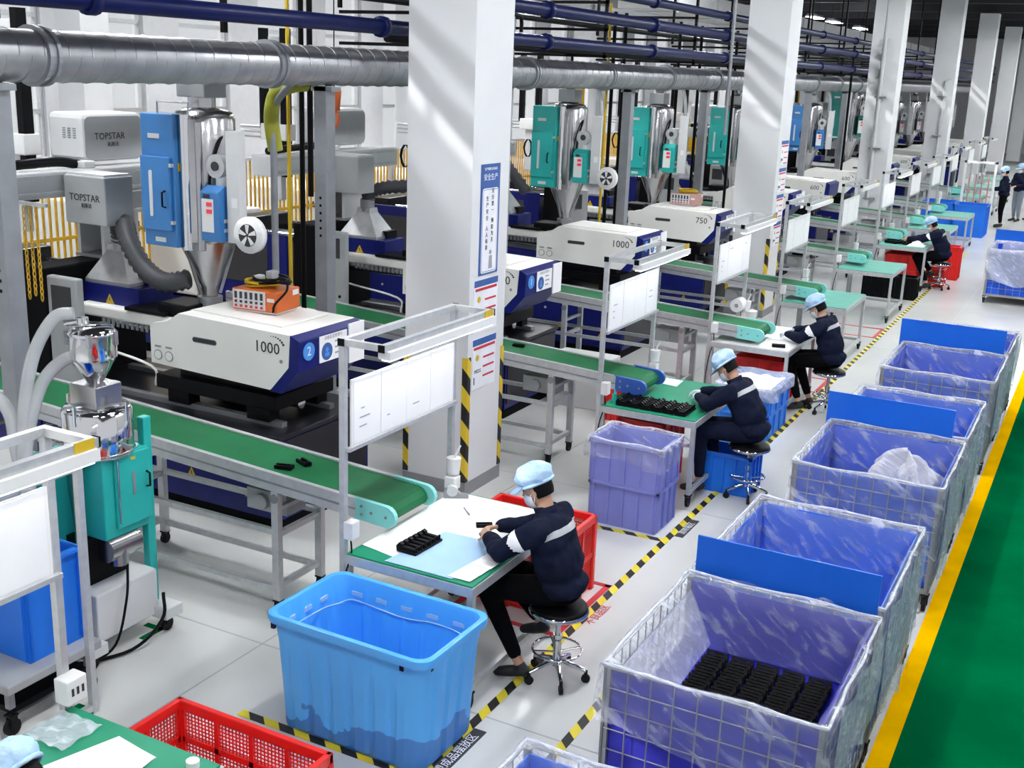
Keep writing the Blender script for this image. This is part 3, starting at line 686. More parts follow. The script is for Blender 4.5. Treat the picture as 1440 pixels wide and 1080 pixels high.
# ---------------------------------------------------------------- big blue tote
def tote(label, loc, rz, W0=1.0, D0=.60, W1=1.16, D1=.74, H=.76):
    t = thing('plastic_tote', label, 'tote', loc, rz)
    def ring(w, d, z, rib=0, r=.09):
        pts = rrect(w, d, r, 5); out = []
        # densify so that vertical ribs show
        for i in range(len(pts)):
            a, b = Vector(pts[i]), Vector(pts[(i+1) % len(pts)]); ln = (b-a).length; nn = max(1, int(ln/.028))
            n = Vector((b.y-a.y, a.x-b.x)).normalized() if ln > 1e-6 else Vector((0, 0))
            for k in range(nn):
                q = a+(b-a)*k/nn
                off = rib*(1 if (ln > .2 and (k % 6) in (2, 3, 4, 5)) else 0)
                out.append((q.x+n.x*off, q.y+n.y*off, z))
        return out
    # rings need equal counts: scale one template
    T = ring(W1, D1, 0); Tr = ring(W1, D1, 0, .016)
    def sc(z, w, d, rib=False, tz=None):
        S = Tr if rib else T; return [(x*w/W1, y*d/D1, z) for x, y, _ in S]
    lerp = lambda a, b, u: a+(b-a)*u
    rings = [sc(.0, W0*.9, D0*.86), sc(.0, W0, D0), sc(.03, W0+.01, D0+.01, True)]
    for u in (.2, .4, .6, .75): rings.append(sc(H*u, lerp(W0, W1-.07, u), lerp(D0, D1-.07, u), True))
    rings += [sc(H*.84, W1-.075, D1-.075), sc(H-.06, W1-.06, D1-.06), sc(H-.055, W1-.01, D1-.01), sc(H-.03, W1, D1), sc(H-.004, W1-.005, D1-.005), sc(H, W1-.03, D1-.03), sc(H-.005, W1-.075, D1-.075), sc(H-.03, W1-.09, D1-.09)]
    for u in (.75, .5, .25): rings.append(sc(H*u, lerp(W0-.05, W1-.11, u), lerp(D0-.05, D1-.11, u), True))
    rings += [sc(.04, W0-.06, D0-.06), sc(.04, W0*.3, D0*.3)]
    b = MB().loft(rings); n = len(T)
    b.add(rings[0], [tuple(range(n))]); b.add(rings[-1], [tuple(range(n))])
    bo = b.build('body', 'tote_blue_w', t); bo.data.set_sharp_from_angle(angle=R(22))
    for k in range(5): MB().bx(-.43+.19*k, -.35+.19*k, D1/2-.058, D1/2-.045, H-.125, H-.098).build('grip_slot', 'mat_blue', t)
    for s in (-1, 1):
        for k in range(3):
            MB().bx(s*(W1/2-.052)-.007, s*(W1/2-.052)+.007, -.21+.16*k, -.13+.16*k, H-.125, H-.098).build('grip_slot', 'mat_blue', t)
    for x, y in ((-W1/2+.06, -D1/2+.036), (W1/2-.18, -D1/2+.036), (W1/2-.045, -D1/2+.12)):
        MB().bx(x-.012, x+.012, y-.012, y+.01, H-.10, H-.062).build('drain_slot', 'navy_dark', t)
    return t
# blue plastic with a darker, scuffed foot
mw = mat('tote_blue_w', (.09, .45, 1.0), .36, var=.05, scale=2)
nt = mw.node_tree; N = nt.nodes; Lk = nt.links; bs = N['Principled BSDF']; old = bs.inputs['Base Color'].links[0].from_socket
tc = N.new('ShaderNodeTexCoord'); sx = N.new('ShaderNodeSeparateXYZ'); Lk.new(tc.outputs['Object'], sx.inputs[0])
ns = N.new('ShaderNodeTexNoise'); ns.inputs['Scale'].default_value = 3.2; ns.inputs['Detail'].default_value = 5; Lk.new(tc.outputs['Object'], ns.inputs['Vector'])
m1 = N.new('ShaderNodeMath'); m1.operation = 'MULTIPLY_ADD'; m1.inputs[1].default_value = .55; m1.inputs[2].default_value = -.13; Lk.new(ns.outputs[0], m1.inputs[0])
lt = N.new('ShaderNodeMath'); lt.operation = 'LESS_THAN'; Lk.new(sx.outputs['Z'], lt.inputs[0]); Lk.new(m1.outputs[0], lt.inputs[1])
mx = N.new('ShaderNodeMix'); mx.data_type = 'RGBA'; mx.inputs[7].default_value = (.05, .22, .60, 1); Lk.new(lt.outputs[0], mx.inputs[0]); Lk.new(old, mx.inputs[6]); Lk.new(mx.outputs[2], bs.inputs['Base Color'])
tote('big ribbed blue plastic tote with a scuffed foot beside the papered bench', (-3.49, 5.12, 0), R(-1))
ln_pts = []
for i, (x, y) in enumerate([(-.50, -.2), (-.5, .12), (-.47, .25), (-.40, .30), (-.2, .30), (0, .30), (.2, .30), (.4, .29), (.49, .2)]):
    ln_pts.append((-3.49+x, 5.12+y, .615-.012*(i % 3)))
edge = arc(ln_pts, 4)
lf = MB().tube(edge, .005, 6)
tag(lf.build('plastic_liner', 'mat_blue', fix=False), 'wavy pale liner edge inside the big blue tote', 'plastic liner')

# ---------------------------------------------------------------- crates
def lattice(mb, o, u, v, w, h, n, m, b=.006, th=.006):
    """bars of a perforated panel in the plane spanned by u, v"""
    o, u, v = Vector(o), Vector(u), Vector(v)
    for k in range(n+1): p = o+u*(w*k/n); mb.bar(p, p+v*h, b, th)
    for k in range(m+1): p = o+v*(h*k/m); mb.bar(p, p+u*w, b, th)
def perforated_crate(label, loc, W_, D_, H_, m='red_plastic', rz=0, cols=4, dcols=3, nn=9, name='perforated_basket', cat='basket'):
    t = thing(name, label, cat, loc, rz)
    r = MB()
    for a in ((-W_/2, W_/2, -D_/2, -D_/2+.035), (-W_/2, W_/2, D_/2-.035, D_/2), (-W_/2, -W_/2+.035, -D_/2, D_/2), (W_/2-.035, W_/2, -D_/2, D_/2)): r.bx(*a, H_-.06, H_)
    r.build('rim', m, t, bevel=.006)
    MB().bx(-W_/2+.03, W_/2-.03, -D_/2+.03, D_/2-.03, .0, .02).build('floor_panel', m, t)
    for sx in (-1, 1):
        for sy in (-1, 1): MB().bx(sx*(W_/2-.02)-.02, sx*(W_/2-.02)+.02, sy*(D_/2-.02)-.02, sy*(D_/2-.02)+.02, 0, H_-.05).build('corner_post', m, t)
    for s in (-1, 1):
        for axis, ln, nc in (('x', W_, cols), ('y', D_, dcols)):
            p = MB(); w = (ln-.08)/nc
            for k in range(nc):
                a = -ln/2+.04+k*w
                for z0, z1 in ((.03, H_/2-.02), (H_/2, H_-.06)):
                    if axis == 'x': lattice(p, (a+.012, s*(D_/2-.018), z0), (1, 0, 0), (0, 0, 1), w-.024, z1-z0-.01, nn, max(4, int(nn*.85)))
                    else: lattice(p, (s*(W_/2-.018), a+.012, z0), (0, 1, 0), (0, 0, 1), w-.024, z1-z0-.01, nn, max(4, int(nn*.85)))
            for k in range(nc+1):
                a = -ln/2+.04+k*w
                if axis == 'x': p.bx(a-.014, a+.014, s*(D_/2-.018)-.012, s*(D_/2-.018)+.012, .0, H_-.05)
                else: p.bx(s*(W_/2-.018)-.012, s*(W_/2-.018)+.012, a-.014, a+.014, .0, H_-.05)
            if axis == 'x': p.bx(-W_/2+.03, W_/2-.03, s*(D_/2-.018)-.012, s*(D_/2-.018)+.012, H_/2-.03, H_/2+.005)
            else: p.bx(s*(W_/2-.018)-.012, s*(W_/2-.018)+.012, -D_/2+.03, D_/2-.03, H_/2-.03, H_/2+.005)
            p.build('mesh_side', m, t)
    return t
perforated_crate('red perforated basket beside the nearest green bench', (-3.66, 3.80, 0), 1.06, .78, .46)
perforated_crate('red perforated basket standing past the papered bench', (-3.58, 7.28, 0), .86, .66, .62, nn=12)
def crate(label, loc, W_, D_, H_, m, rz=0, ribs=5, name='plastic_crate', lid=False, z=0):
    t = thing(name, label, 'crate', (loc[0], loc[1], z), rz)
    b = MB(); w0, d0 = W_*.93, D_*.93
    def rg(w, d, zz): return [(-w/2, -d/2, zz), (w/2, -d/2, zz), (w/2, d/2, zz), (-w/2, d/2, zz)]
    b.loft([rg(w0, d0, 0), rg(W_-.05, D_-.05, H_), rg(W_-.075, D_-.075, H_), rg(w0-.03, d0-.03, .02)], smooth=False)
    b.add(rg(w0, d0, 0), [(0, 1, 2, 3)]); b.add(rg(w0-.03, d0-.03, .02), [(3, 2, 1, 0)])
    b.build('body', m, t)
    r = MB()
    for a in ((-W_/2, W_/2, -D_/2, -D_/2+.035), (-W_/2, W_/2, D_/2-.035, D_/2), (-W_/2, -W_/2+.035, -D_/2, D_/2), (W_/2-.035, W_/2, -D_/2, D_/2)): r.bx(*a, H_-.03, H_)
    r.build('rim', m, t, bevel=.005)
    for s in (-1, 1):
        for k in range(ribs):
            x = -W_*.42+W_*.84*k/(ribs-1)
            MB().bx(x-.007, x+.007, s*(d0/2+.004)-.016, s*(d0/2+.004)+.016, .02, H_-.03).build('rib', m, t)
        for k in range(max(3, ribs-1)):
            y = -D_*.42+D_*.84*k/(max(3, ribs-1)-1)
            MB().bx(s*(w0/2+.004)-.016, s*(w0/2+.004)+.016, y-.007, y+.007, .02, H_-.03).build('rib', m, t)
    return t
# lilac stack and its liner
crate('lower lilac plastic crate on the floor beside the green bench', (-3.44, 9.10), .68, .50, .40, 'lilac', z=0)
crate('upper lilac plastic crate with a bag liner on the lower one', (-3.44, 9.10), .70, .52, .40, 'lilac', z=.39)
liner('clear bag folded over the upper lilac crate', (-3.44, 9.10, 0), .70, .52, .79, 31, (.17, .17, .12, .2), .3)
# blue crates
crate('small blue crate under the stool of the worker at the black parts tray', (-2.95, 10.42), .55, .42, .40, 'crate_blue')
crate('lower blue crate with a filled white liner under the white topped bench side', (-3.32, 12.45), .62, .86, .30, 'tote_blue', z=0)
crate('upper blue crate brimming with a white liner beside the second worker', (-3.32, 12.45), .64, .88, .30, 'tote_blue', z=.295)
liner('clear white liner over the upper blue crate', (-3.32, 12.45, 0), .64, .88, .595, 37, (.1, .12, .1, .1), .2, m='film_thick')
tag(MB().grid(lambda u, v: (-3.60+.56*u, 12.05+.80*v, .565+.06*math.sin(u*3.14)*math.sin(v*3.14)+.012*math.sin(u*17+v*11)), 14, 18).build('white_bag', 'paper'), 'bulging white bag filling the upper blue crate', 'bag')
crate('red crate under the green bench with the black parts tray', (-3.72, 10.25), .5, .62, .34, 'red_plastic', z=0)
crate('upper red crate under the green bench', (-3.72, 10.25), .5, .62, .34, 'red_plastic', z=.33)
crate('lower red crate on the floor under the white topped bench', (-3.55, 13.72), .64, .6, .3, 'red_plastic', z=0)
crate('upper red crate under the white topped bench', (-3.55, 13.72), .64, .6, .3, 'red_plastic', z=.295)
crate('black crate on the floor beside the empty bench', (-3.75, 22.35), .55, .42, .42, 'black')
crate('black crate standing next to another black one', (-3.25, 22.40), .42, .42, .42, 'black')
crate('red crate under the bench of the farthest seated worker', (-3.60, 24.05), .66, .6, .32, 'red_plastic', z=0)
crate('upper red crate stacked under the farthest workbench', (-3.60, 24.05), .66, .6, .32, 'red_plastic', z=.315)
crate('small red crate under the farthest stool', (-2.98, 24.3), .36, .4, .36, 'red_plastic')
crate('tall red bin behind the farthest seated worker', (-2.85, 25.4), .36, .40, .70, 'red_plastic', ribs=3)
for i, (x, y) in enumerate(((-3.42, 33.6), (-4.3, 33.9))):
    crate(['big blue bin behind the pale bench', 'big blue bin next to the conveyor end'][i], (x, y), .85, 1.0, .85, 'crate_blue')
crate('low red bin on the conveyor side near the machine end', (-4.75, 12.05), .30, .5, .55, 'red_plastic', name='red_bin')
mat('hood_steel', (.42, .43, .44), .45, .8, var=.2, scale=5)
# ---------------------------------------------------------------- injection moulding machines
def warn(parent, loc, s=.07, face='y'):
    x, y, z = loc; tri = [(-s/2, -s*.43), (s/2, -s*.43), (0, s*.43)]
    if face == 'y': mb = MB().prism([(x+a, z+b) for a, b in tri], y-.002, y+.001)
    else: mb = MB().prism([(y+a, z+b) for a, b in tri], x-.001, x+.002, axis='x')
    o = mb.build('warning_sign', 'cable_yellow', parent)
    if face == 'y': MB().bx(x-.005, x+.005, y-.003, y-.001, z-.018, z+.014).build('exclamation', 'ink', o)
def machine(label, loc, num='1000', badge=None, paper=True, near=False):
    t = thing('injection_molding_machine', label, 'molding machine', loc)
    # bed and cabinets
    MB().bx(-7.3, -.05, -.58, .58, .0, .14).build('skid', 'black_matte', t)
    MB().bx(-7.3, 0, -.64, .64, .14, .86).build('bed_body', 'navy_paint', t)
    for k in range(5):
        x = -1.32-1.42*k
        d = MB().bx(x+.02, x+1.30, -.655, -.64, .18, .80).build('cabinet_door', 'navy_paint', t)
        MB().cyl((x+.1, -.655, .62), (x+.1, -.663, .62), .018, n=10).build('lock', 'alu', d)
        if k < 2: warn(t, (x+.35, -.656, .40), .10); 
        if k == 0: warn(t, (x+1.0, -.656, .34), .10)
    MB().bx(-.012, .01, -.60, .60, .2, .84).build('end_panel', 'bed_black', t)
    MB().bx(-3.3, .03, -.68, .66, .86, .90).build('bed_plate', 'bed_black', t, bevel=.008)
    for y in (-.42, .25):
        MB().bx(-2.6, -.12, y-.035, y+.035, .90, .945).build('slide_rail', 'alu_dark', t)
        for x in (-1.25, -.35): MB().bx(x-.12, x+.12, y-.07, y+.07, .94, 1.06).build('slide_block', 'black', t)
    MB().bx(-1.5, -.15, -.5, .32, 1.05, 1.18).build('carriage', 'black', t, bevel=.01)
    MB().bx(-1.3, -.25, -.4, .25, 1.18, 1.32).build('carriage_housing', 'bed_black', t)
    MB().cyl((-1.6, -.08, 1.02), (-.2, -.08, 1.02), .05, n=12).build('injection_cylinder', 'chrome', t)
    # injection cover
    y0, y1 = -.62, .27
    poly = [(-1.42, 1.32), (-.10, 1.28), (.10, 1.50), (.12, 1.77), (-1.08, 1.80), (-1.22, 1.71), (-1.42, 1.67)]
    cv = MB().prism(poly, y0, y1).build('injection_cover', 'machine_cream', t, bevel=.025)
    MB().prism([(-1.10, 1.801), (-.1, 1.776), (-.1, 1.79), (-1.05, 1.812)], y0+.16, y1-.1).build('top_panel', 'machine_cream', t, bevel=.006)
    MB().prism([(-.098, 1.275), (.02, 1.265), (.20, 1.48), (.21, 1.73), (.12, 1.775), (.10, 1.50)], y0-.006, y1+.006).build('end_cap', 'navy_paint', t, bevel=.012)
    def slot(x, z, w, h): return [(a, b) for a, b in rrect(w, h, h*.49, 4, x, z)]
    MB().prism(slot(-.80, 1.595, .26, .038), y0-.003, y0+.002).build('vent_slot', 'ink', t)
    MB().prism(slot(-.80, 1.595, .27, .05), y0-.0015, y0+.002).build('slot_frame', 'steel_post', t)
    for x in (-1.335, -1.21):
        v = MB().cyl((x, y0-.006, 1.40), (x, y0+.002, 1.40), .046, n=18).build('round_vent', 'steel_post', t)
        MB().cyl((x, y0-.008, 1.40), (x, y0-.005, 1.40), .038, n=18).build('vent_disc', 'machine_cream', v)
        MB().bx(x-.035, x+.035, y0-.004, y0+.002, 1.468, 1.484).build('nameplate', 'steel_post', t)
    text(num, .135, (-.125, y0-.002, 1.635), FACE_Y, 'ink', t)
    for k in range(7):
        a = R(100-12*k); MB().cyl((-.06+.12*math.cos(a), y0-.003, 1.635+.105*math.sin(a)), (-.06+.12*math.cos(a), y0+.001, 1.635+.105*math.sin(a)), .004+.0012*k, n=8).build('logo_dot', 'ink', t)
    MB().cyl((.02, y0-.004, 1.54), (.02, y0+.002, 1.54), .016, n=10).build('knob', 'steel_post', t)
    ex = .212
    if badge is not None:
        b = MB().cyl((ex-.006, -.50, 1.63), (ex+.002, -.50, 1.63), .075, n=26).build('number_badge', 'sticker_blue', t); b.location = (0, 0, 0)
        text(badge, .11, (ex+.003, -.50, 1.63), FACE_X, 'sign_white', t)
    if paper:
        s = MB().bx(ex-.004, ex+.002, -.36, .02, 1.50, 1.725).build('notice', 'paper', t)
        text('设备信息管理卡', .036, (ex+.003, -.17, 1.70), FACE_X, 'ink_grey', s, ext=.0005)
        e = MB().cyl((ex-.001, -.26, 1.585), (ex+.003, -.26, 1.585), .075, n=22).build('emblem', 'sign_blue', s)
        MB().cyl((ex+.002, -.26, 1.60), (ex+.004, -.26, 1.60), .022, n=12).bx(ex+.002, ex+.004, -.29, -.23, 1.545, 1.575).build('emblem_figure', 'sticker_blue', e)
        for j in range(3): MB().bx(ex+.001, ex+.003, -.15, -.07+.02*(j % 2), 1.645-.05*j, 1.66-.05*j).build('printed_line', 'ink_grey', s)
        MB().bx(ex-.002, ex+.012, .04, .26, 1.42, 1.765).build('hanging_sheet', 'paper', t)
    # barrel, guard, hopper throat
    MB().cyl((-2.9, -.12, 1.5), (-1.4, -.12, 1.5), .085, n=16).build('barrel', 'stainless', t)
    MB().bx(-2.62, -1.40, -.34, -.02, 1.55, 1.66).build('barrel_guard', 'machine_cream', t, bevel=.02)
    MB().bx(-2.0, -1.5, -.36, .0, 1.665, 1.70).build('guard_cover', 'black', t, bevel=.01)
    g = MB()
    for k in range(14): g.bx(-2.3+.06*k, -2.27+.06*k, -.345, -.335, 1.49, 1.55)
    tag(g.build('guard_grille', 'alu_dark', t), kind='stuff')
    MB().tube(arc([(-2.45, -.36, 1.5), (-2.45, -.38, 1.36), (-2.35, -.4, 1.30), (-1.6, -.45, 1.22), (-1.55, -.45, 1.05)], 5), .013, 7).build('guard_rail', 'white_plastic', t)
    MB().bx(-1.65, -1.28, -.3, .05, 1.62, 1.78).build('hopper_throat', 'black', t, bevel=.02)
    # nozzle side: navy box, hood
    MB().bx(-2.66, -1.95, -.22, .22, 1.62, 1.84).build('nozzle_box', 'navy_paint', t, bevel=.01)
    warn(t, (-2.32, -.222, 1.71), .11)
    MB().bx(-2.3, -2.05, -.02, .2, 1.84, 1.93).build('box_handle', 'black', t)
    def rc(w, d, z): return [(-2.36-w/2, -d/2, z), (-2.36+w/2, -d/2, z), (-2.36+w/2, d/2, z), (-2.36-w/2, d/2, z)]
    MB().loft([rc(.56, .42, 1.84), rc(.56, .42, 1.87), rc(.2, .18, 2.14), rc(.18, .16, 2.2)], smooth=False).build('fume_hood', 'hood_steel', t)
    MB().cyl((-2.36, 0, 2.15), (-2.36, 0, 2.30), .09, n=16).build('hood_collar', 'alu_dark', t)
    # clamp side
    MB().bx(-3.05, -2.72, -.6, .6, .86, 2.0).build('fixed_platen', 'black_matte', t, bevel=.02)
    MB().bx(-4.3, -4.0, -.58, .58, .86, 1.95).build('moving_platen', 'bed_black', t, bevel=.02)
    MB().bx(-4.0, -3.65, -.3, .3, 1.05, 1.75).build('mold_half', 'alu_dark', t, bevel=.01); MB().bx(-3.4, -3.05, -.3, .3, 1.05, 1.75).build('mold_half', 'alu_dark', t, bevel=.01)
    for y in (-.45, .45):
        for z in (1.1, 1.8): MB().cyl((-7.0, y, z), (-3.0, y, z), .055, n=12).build('tie_bar', 'chrome', t)
    MB().bx(-7.3, -4.6, -.66, .66, .90, 1.95).build('clamp_cover', 'machine_cream', t, bevel=.03)
    text('HAITIAN', .20, (-5.2, -.662, 1.72), FACE_Y, 'ink', t)
    MB().bx(-4.5, -3.1, -.665, -.63, .92, 1.85).build('safety_door', 'navy_paint', t, bevel=.01)
    dw = MB().bx(-4.2, -3.4, -.672, -.66, 1.2, 1.7).build('door_window', 'ink', t)
    pn = MB().bx(-2.54, -2.16, -.74, -.66, .55, 1.98).build('control_cabinet', 'machine_grey', t, bevel=.015)
    MB().bx(-2.48, -2.24, -.748, -.739, 1.66, 1.90).build('control_screen', 'ink', t)
    MB().cyl((-2.24, -.742, 1.2), (-2.24, -.75, 1.2), .02, n=8).build('control_knob', 'black', t)
    return t
def flexhose(label, pts, r=.085, m='hose_grey'):
    P = arc(pts, 8); n = len(P)
    rad = [r*(1 if i % 2 else .80) for i in range(n)]
    return tag(MB().tube(P, rad, 14).build('flexible_hose', m), label, 'hose')
machine('cream injection molding machine with blue badge 2 and orange box on top', (-5.83, 7.72, 0), '1000', '2', near=True)
MY = 7.72
OFF = (4.0, 7.5, 10.95, 15.5, 18.7, 21.9, 26.6, 30.2, 33.8, 37.4, 41.0, 44.6)
ML = ('cream molding machine half hidden behind the near white pillar', 'cream molding machine lettered 1000 beyond the near pillar', 'cream molding machine lettered 750 with a pink box on top',
      'cream molding machine beside the second white pillar', 'cream molding machine hidden by the second white pillar', 'cream molding machine under the small blue dryer', 'cream molding machine under the tall dark green dryer',
      'cream molding machine near the third white pillar', 'cream molding machine just past the third white pillar', 'cream molding machine between the third and fourth pillars', 'cream molding machine at the fourth white pillar', 'farthest cream molding machine of the row')
for i, (dy, lab) in enumerate(zip(OFF, ML)):
    if i < 5: mc = machine(lab, (-5.83, MY+dy, 0), ('1000', '1000', '750', '600', '600')[i], ('1', '3', None, None, None)[i], paper=i < 4)
    else: dup(mc, lab, (-5.83, MY+dy, 0))
flexhose('dark corrugated hose bending from the steel hood to the blue dryer', [(-8.19, 7.72, 2.22), (-8.16, 7.68, 2.36), (-8.02, 7.6, 2.40), (-7.86, 7.5, 2.26), (-7.64, 7.45, 2.06), (-7.4, 7.45, 1.96), (-7.2, 7.55, 2.0)], .095)
flexhose('grey corrugated hose rising from the hood behind the near pillar', [(-8.19, 11.72, 2.24), (-8.16, 11.74, 2.38), (-8.0, 11.85, 2.45), (-7.7, 12.0, 2.5), (-7.4, 12.1, 2.7), (-7.25, 12.2, 3.0), (-7.2, 12.2, 3.5)], .09)
flexhose('dark corrugated hose beside the first teal dryer', [(-8.19, 15.22, 2.24), (-8.15, 15.1, 2.5), (-8.05, 14.95, 2.62), (-7.85, 14.85, 2.5), (-7.6, 14.9, 2.2)], .09)

# ---------------------------------------------------------------- hopper dryers
def dryer(label, loc, col='dryer_blue', box='dryer_blue', s=1, arm=True, loader='box', fan=True):
    t = thing('hopper_dryer', label, 'dryer', loc); t.scale = (s, s, s)
    MB().lathe([(0, .55), (.255, .55), (.265, .57), (.265, 1.62), (.24, 1.68), (.1, 1.72), (0, 1.72)], n=28).build('drum', 'stainless', t)
    MB().lathe([(.262, .56), (.20, .42), (.075, .14), (.07, .03)], n=24).build('cone', 'stainless', t)
    MB().cyl((0, 0, -.04), (0, 0, .05), .11, n=18).build('outlet_flange', 'alu_dark', t)
    for a in (.6, 2.5, 4.4): MB().bar((.22*math.cos(a), .22*math.sin(a), .5), (.09*math.cos(a), .09*math.sin(a), .08), .025).build('brace', 'alu_dark', t)
    c = MB().bx(-.42, -.04, -.34, -.14, .52, 1.66).build('cabinet', col, t, bevel=.012)
    d = MB().bx(-.41, -.075, -.372, -.342, .66, 1.30).build('cabinet_door', col, t, bevel=.008)
    MB().prism(rrect(.034, .40, .016, 4, -.29, .98), -.379, -.371).build('sight_glass', 'machine_light', d)
    MB().tube([(-.13, -.372, .87), (-.13, -.41, .88), (-.13, -.41, 1.0), (-.13, -.372, 1.01)], .009, 6).build('handle', 'black', d)
    for z in (.74, 1.23): MB().bx(-.075, -.05, -.375, -.34, z-.015, z+.015).build('hinge', 'alu', d)
    MB().bx(-.33, -.2, -.346, -.341, 1.45, 1.49).build('nameplate', 'machine_light', t)
    MB().bx(-.29, -.17, -.346, -.341, .56, .60).build('nameplate', 'machine_light', t)
    MB().bx(-.04, -.035, -.30, -.22, 1.18, 1.25).build('sticker', 'cable_yellow', t)
    MB().cyl((.0, -.24, .5), (.0, -.24, 1.66), .055, n=14).build('air_pipe', 'chrome', t)
    MB().cyl((.13, -.22, .5), (.13, -.22, 1.6), .035, n=12).build('air_pipe', 'stainless', t)
    h = .22
    prof = [(.26, .66), (.26, .98)]+[(.26+.12-.12*math.cos(a), .98+.07*math.sin(a)) for a in [math.pi*k/8 for k in range(9)]]+[(.5, .66)]
    MB().prism([(-.36, .62), (-.10, .62), (-.10, .98), (-.16, 1.06), (-.27, 1.09), (-.36, 1.04)], .26, .46, axis='x').build('control_box', box, t, bevel=.008)
    MB().bx(.275, .40, -.367, -.358, .70, .98).build('control_panel', 'white_plastic', t)
    for z in (.86, .92): MB().bx(.33, .39, -.371, -.366, z, z+.035).build('display', 'panel_led', t)
    MB().bx(.3, .36, -.371, -.366, .99, 1.02).build('switch', 'ink', t)
    MB().bx(.4605, .464, -.30, -.16, .70, .73).build('sticker', 'white_plastic', t); MB().bx(.4605, .464, -.30, -.16, .78, .81).build('sticker', 'white_plastic', t)
    if arm:
        MB().bx(.50, .64, -.30, -.26, .62, 1.55).bx(.50, .54, -.26, -.1, .62, 1.55).build('support_channel', 'machine_light', t)
        MB().bx(.55, .61, -.303, -.298, .92, 1.0).build('sticker', 'white_plastic', t)
        MB().cyl((.36, -.2, 1.25), (.36, -.28, 1.25), .10, n=20).build('blower_housing', 'alu', t)
        MB().cyl((.36, -.28, 1.25), (.36, -.29, 1.25), .04, n=14).build('blower_inlet', 'ink', t)
        MB().cyl((.36, -.2, 1.06), (.36, -.2, 1.16), .05, n=14).build('blower_duct', 'white_plastic', t)
    if fan:
        MB().bar((.6, -.28, .66), (.8, -.3, .72), .03).build('fan_bracket', 'machine_light', t)
        f = MB().lathe([(0, .0), (.15, .0), (.155, .02), (.15, .07), (0, .07)], c=(.80, -.40, .72), n=26, axis='y').build('fan_housing', 'white_plastic', t)
        MB().cyl((.80, -.402, .72), (.80, -.398, .72), .095, n=22).build('fan_opening', 'ink', f)
        for k in range(5):
            a = 2*math.pi*k/5; MB().prism([(.80+r*math.cos(a+da), .72+r*math.sin(a+da)) for r, da in ((.012, 0), (.09, .1), (.092, .55), (.03, .7))], -.407, -.403).build('fan_blade', 'white_plastic', f)
    if loader == 'box':
        MB().bx(-.2, .12, -.12, .16, 1.80, 2.02).build('loader', 'machine_grey', t, bevel=.01); MB().cyl((-.02, 0, 1.7), (-.02, 0, 1.81), .12, n=16).build('loader_neck', 'stainless', t)
        MB().tube([(-.25, -.3, 1.66), (-.25, -.3, 1.76), (.1, -.3, 1.76), (.1, -.3, 1.66)], .01, 6).build('guard_rail', 'alu', t)
    else:
        MB().bx(-.13, .13, -.13, .13, 1.72, 1.90).build('loader', 'machine_grey', t, bevel=.01)
        MB().lathe([(.06, 1.90), (.11, 2.0), (.11, 2.22), (.08, 2.26), (0, 2.28)], n=18).build('loader_hopper', 'stainless', t)
        MB().tube(arc([(.1, 0, 2.15), (.28, .02, 2.2), (.4, .1, 1.9), (.42, .2, 1.5)], 6), .03, 8).build('feed_hose', 'hose_clear', t)
        MB().cyl((0, 0, 2.28), (0, 0, 2.36), .02, n=8).build('loader_knob', 'black', t)
    MB().tube(arc([(.2, .05, 1.5), (.26, -.1, 1.45), (.24, -.2, 1.2), (.25, -.25, .95)], 6), .014, 6).build('cable', 'black', t)
    return t
DX, DZ = -7.12, 1.78
dryer('blue hopper dryer with a white fan standing on the near cream machine', (DX, MY, DZ))
dryer('teal hopper dryer right beside the near white pillar', (DX, MY+OFF[1], DZ), 'teal', 'teal', loader='cone')
dryer('teal hopper dryer above the machine lettered 750', (DX+.05, MY+OFF[2], DZ-.05), 'teal', 'teal', loader='cone', fan=False)
dryer('teal hopper dryer beside the second white pillar', (DX, MY+OFF[3], DZ-.1), 'teal', 'teal', loader='cone', fan=False)
dryer('small blue hopper dryer past the second white pillar', (DX, MY+OFF[5], DZ-.1), 'dryer_blue', 'dryer_blue', loader='cone', fan=False)
dryer('tall dark green hopper dryer between the second and third pillars', (DX, MY+OFF[6], DZ-.1), 'teal_dark', 'teal_dark', s=1.25, loader='box', fan=False)
ds = dryer('stainless and grey hopper dryer near the third pillar', (DX, MY+OFF[7], DZ-.1), 'steel_post', 'steel_post', loader='cone', fan=False)
for k, lb in enumerate(('grey hopper dryer just past the third pillar', 'grey hopper dryer between the third and fourth pillars', 'grey hopper dryer at the fourth pillar', 'farthest grey hopper dryer of the row')): dup(ds, lb, (DX, MY+OFF[8+k], DZ-.1))

